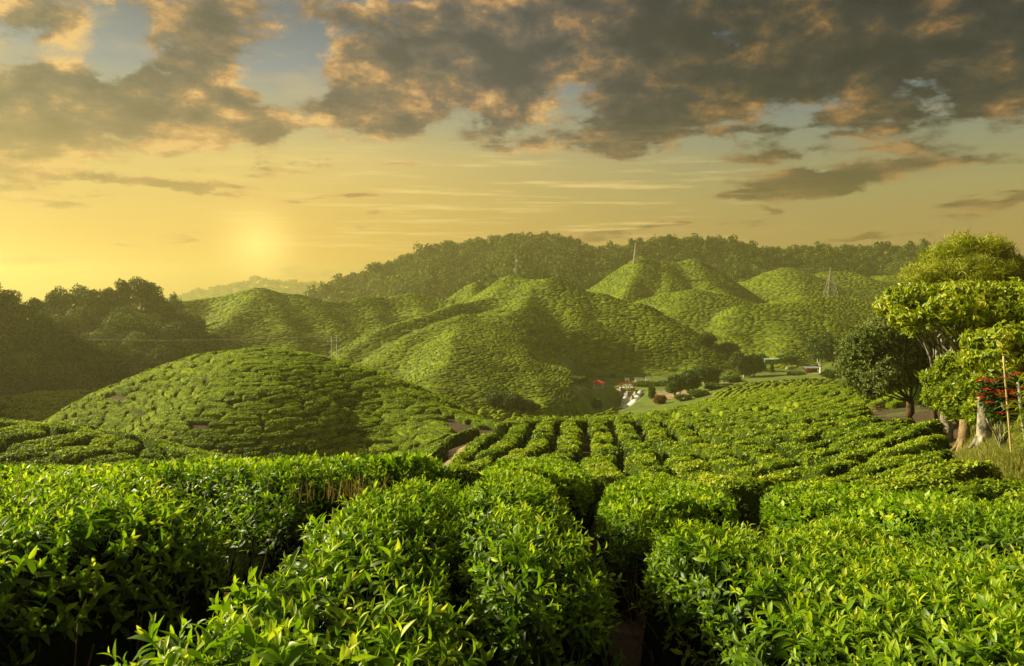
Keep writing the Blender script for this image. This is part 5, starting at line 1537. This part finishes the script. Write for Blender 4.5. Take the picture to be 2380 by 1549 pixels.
def mast():
    b = on(1199, 226); b[2] = P(1199, 642, 226)[2] - .5; root = empty('telecom_mast', b, 'slim telecom mast with dishes on top of the main tea hill', 'mast'); H = 52 * 226 / F
    mb = MB()
    for k in range(3):
        a = k * 2.09; mb.tube(np.array([[.28 * math.cos(a), .28 * math.sin(a), 0], [.28 * math.cos(a), .28 * math.sin(a), H]]), .06, 4)
    for q in range(12): mb.tube(np.array([[.28, 0, H * q / 12], [-.14, .24, H * (q + .5) / 12], [-.14, -.24, H * (q + 1) / 12]]), .035, 4, False)
    mb.build('lattice', M['palemetal'], root)
    for z, sx in ((.32, -1), (.38, -1), (.75, 1)): MB().tube(np.array([[sx * .3, -.3, H * z], [sx * .4, -.55, H * z]]), [.32, .34], 12).build('dish', M['white'], root)
    MB().tube(np.array([[0, 0, H], [0, 0, H * 1.08]]), .04, 4).build('antenna', M['palemetal'], root)
mast()
def hpole():
    D = 105; a, b2 = P(771, 782, D), P(783, 781, D); gz = min(g1(a[0], a[1]), g1(b2[0], b2[1]))
    root = empty('power_pole', (a[0], a[1], gz), 'double wooden power pole with one crossarm rising behind the round hill', 'power pole')
    o = np.array(root.location)
    for p in (a, b2): MB().tube(np.array([[p[0], p[1], gz - .3], p]) - o, [.09, .06], 7).build('post', M['palemetal'], root, True)
    z = P(777, 797, D)[2]
    mb = MB().box(np.array([(a[0] + b2[0]) / 2, D - .1, z]) - o, (1.7, .12, .12)); mb.build('crossarm', M['palemetal'], root)
    for dx in (-.8, -.2, .2, .8): MB().tube(np.array([[dx + (a[0] + b2[0]) / 2 - o[0], -.1, z + .05 - o[2]], [dx + (a[0] + b2[0]) / 2 - o[0], -.1, z + .3 - o[2]]]), .05, 6).build('insulator', M['white'], root)
    return a, b2, z
ha, hb, hz = hpole()
def wire(p, q, sag, label, rad=.03):
    t = np.linspace(0, 1, 24)[:, None]; pts = np.array(p) + (np.array(q) - np.array(p)) * t; pts[:, 2] -= (4 * sag * t * (1 - t))[:, 0]
    tag(MB().tube(pts, rad, 4, False).build('power_line', M['palemetal'], None), label, 'power line')
wire(ha, P(-200, 765, 150), 1.2, 'upper power line running left from the double pole', .010)
wire((ha[0] - .5, 104.9, hz), P(-200, 850, 90), 1.2, 'lower power line running left from the double pole', .010)
wire(hb, P(1130, 757, 168), .9, 'power line running right from the double pole to the spur', .012)
wire(P(1150, 760, 150), P(1420, 734, 190), .8, 'power line crossing the shaded gully of the main hill', .015)
for q, (z, k) in enumerate(((.80, 1), (.89, -1), (.97, 1))):
    b0, H0, w0 = pyl[0]; b1, H1, w1 = pyl[1]
    wire((b0[0] + k * w0 * .6, b0[1], b0[2] + H0 * z), (b1[0] + k * w1 * .6, b1[1], b1[2] + H1 * z), 3, ['lower', 'middle', 'top'][q] + ' wire strung between the two lattice pylons', .03)
    wire((b0[0] - k * w0 * .6, b0[1], b0[2] + H0 * z), P(2500, 600 + 12 * q, 330), 2, ['lower', 'middle', 'top'][q] + ' wire leading right from the large lattice pylon', .03)
# grass on the bank and dry grass tuft in the foreground
def grass(name, label, xs, ys, h, mat, n=3, lift=-.01):
    r = np.random.default_rng(len(xs)); m = len(xs)
    blade = [np.array([[-.006, 0, 0], [.006, 0, 0], [.003, .02 + .02 * k, .06], [0, .05 + .03 * k, .10]]) for k in range(3)]
    pr = []
    for k in range(5):
        V = np.concatenate([b @ rotm(0, 0, r.uniform(0, 6.28)).T * r.uniform(.6, 1.3) + [r.uniform(-.03, .03), r.uniform(-.03, .03), 0] for b in [blade[q % 3] for q in range(n)]])
        pr.append((V, [np.arange(4 * n).reshape(-1, 4)], np.repeat(r.uniform(.2, .9, n), 4)))
    pos = np.stack([xs, ys, ground(xs, ys) + lift], -1)
    V, Fs, T = scatter(pr, r.integers(0, 5, m), pos, frames(np.tile([0, 0, 1.0], (m, 1)) + r.normal(0, .15, (m, 3)), r.uniform(0, 6.28, m)), np.stack([np.full(m, min(h, .8 if h < 1.25 else .45)), np.full(m, min(h, .8 if h < 1.25 else .45)), h * r.uniform(.6, 1.4, m)], -1), r.normal(0, .1, m))
    tag(mesh_obj(name, V, Fs, mat, None, {'tone': T}), label, None, None, 'stuff')
r = np.random.default_rng(14)
GR = leaf_mat('bank grass', [(.10, .13, .012), (.24, .26, .03), (.38, .36, .07)], rough=.7, trans=.3, nscale=.8)
n = 26000
yy = r.uniform(12.5, 24, n); uu = r.uniform(2180, 2520, n); xx = (uu - CX) / F * yy
k = seg_dist(xx, yy, BANK) < 1.25 + fbm(xx * 2, yy * 2, 4, 2) * .4
grass('grass', 'yellow-green grass on the bank below the red-flowered shrub', xx[k], yy[k], 1.2, GR)
n = 5200
cx_, cy2 = hit(830, 1128, 3, 12, .85)[:2]
xx = cx_ + r.normal(0, .20, n); yy = cy2 + r.normal(0, .22, n)
DRY = leaf_mat('dry grass', [(.16, .10, .04), (.30, .20, .09), (.42, .32, .16)], rough=.8, trans=.2)
xx, yy = xx[:110], yy[:110]
m0 = ground(xx, yy)
grass('dry_grass', 'tuft of dry brown grass between the foreground hedges', xx, yy, 1.3, DRY, 1, .76)

# ------------------------------------------------------------------ haze
def haze():
    mb = MB().box((0, 560, 12.5), (2600, 1520, 79))
    m, N = new_mat('haze')
    v = N.node('ShaderNodeVolumePrincipled')
    v.inputs['Color'].default_value = (.97, .94, .41, 1)
    v.inputs['Density'].default_value = .00070
    v.inputs['Anisotropy'].default_value = .62
    o = N.node('ShaderNodeOutputMaterial'); m.node_tree.links.new(v.outputs[0], o.inputs['Volume'])
    ob = mb.build('haze', m)
    tag(ob, 'thin yellow evening haze filling the valley', None, None, 'stuff')
haze()
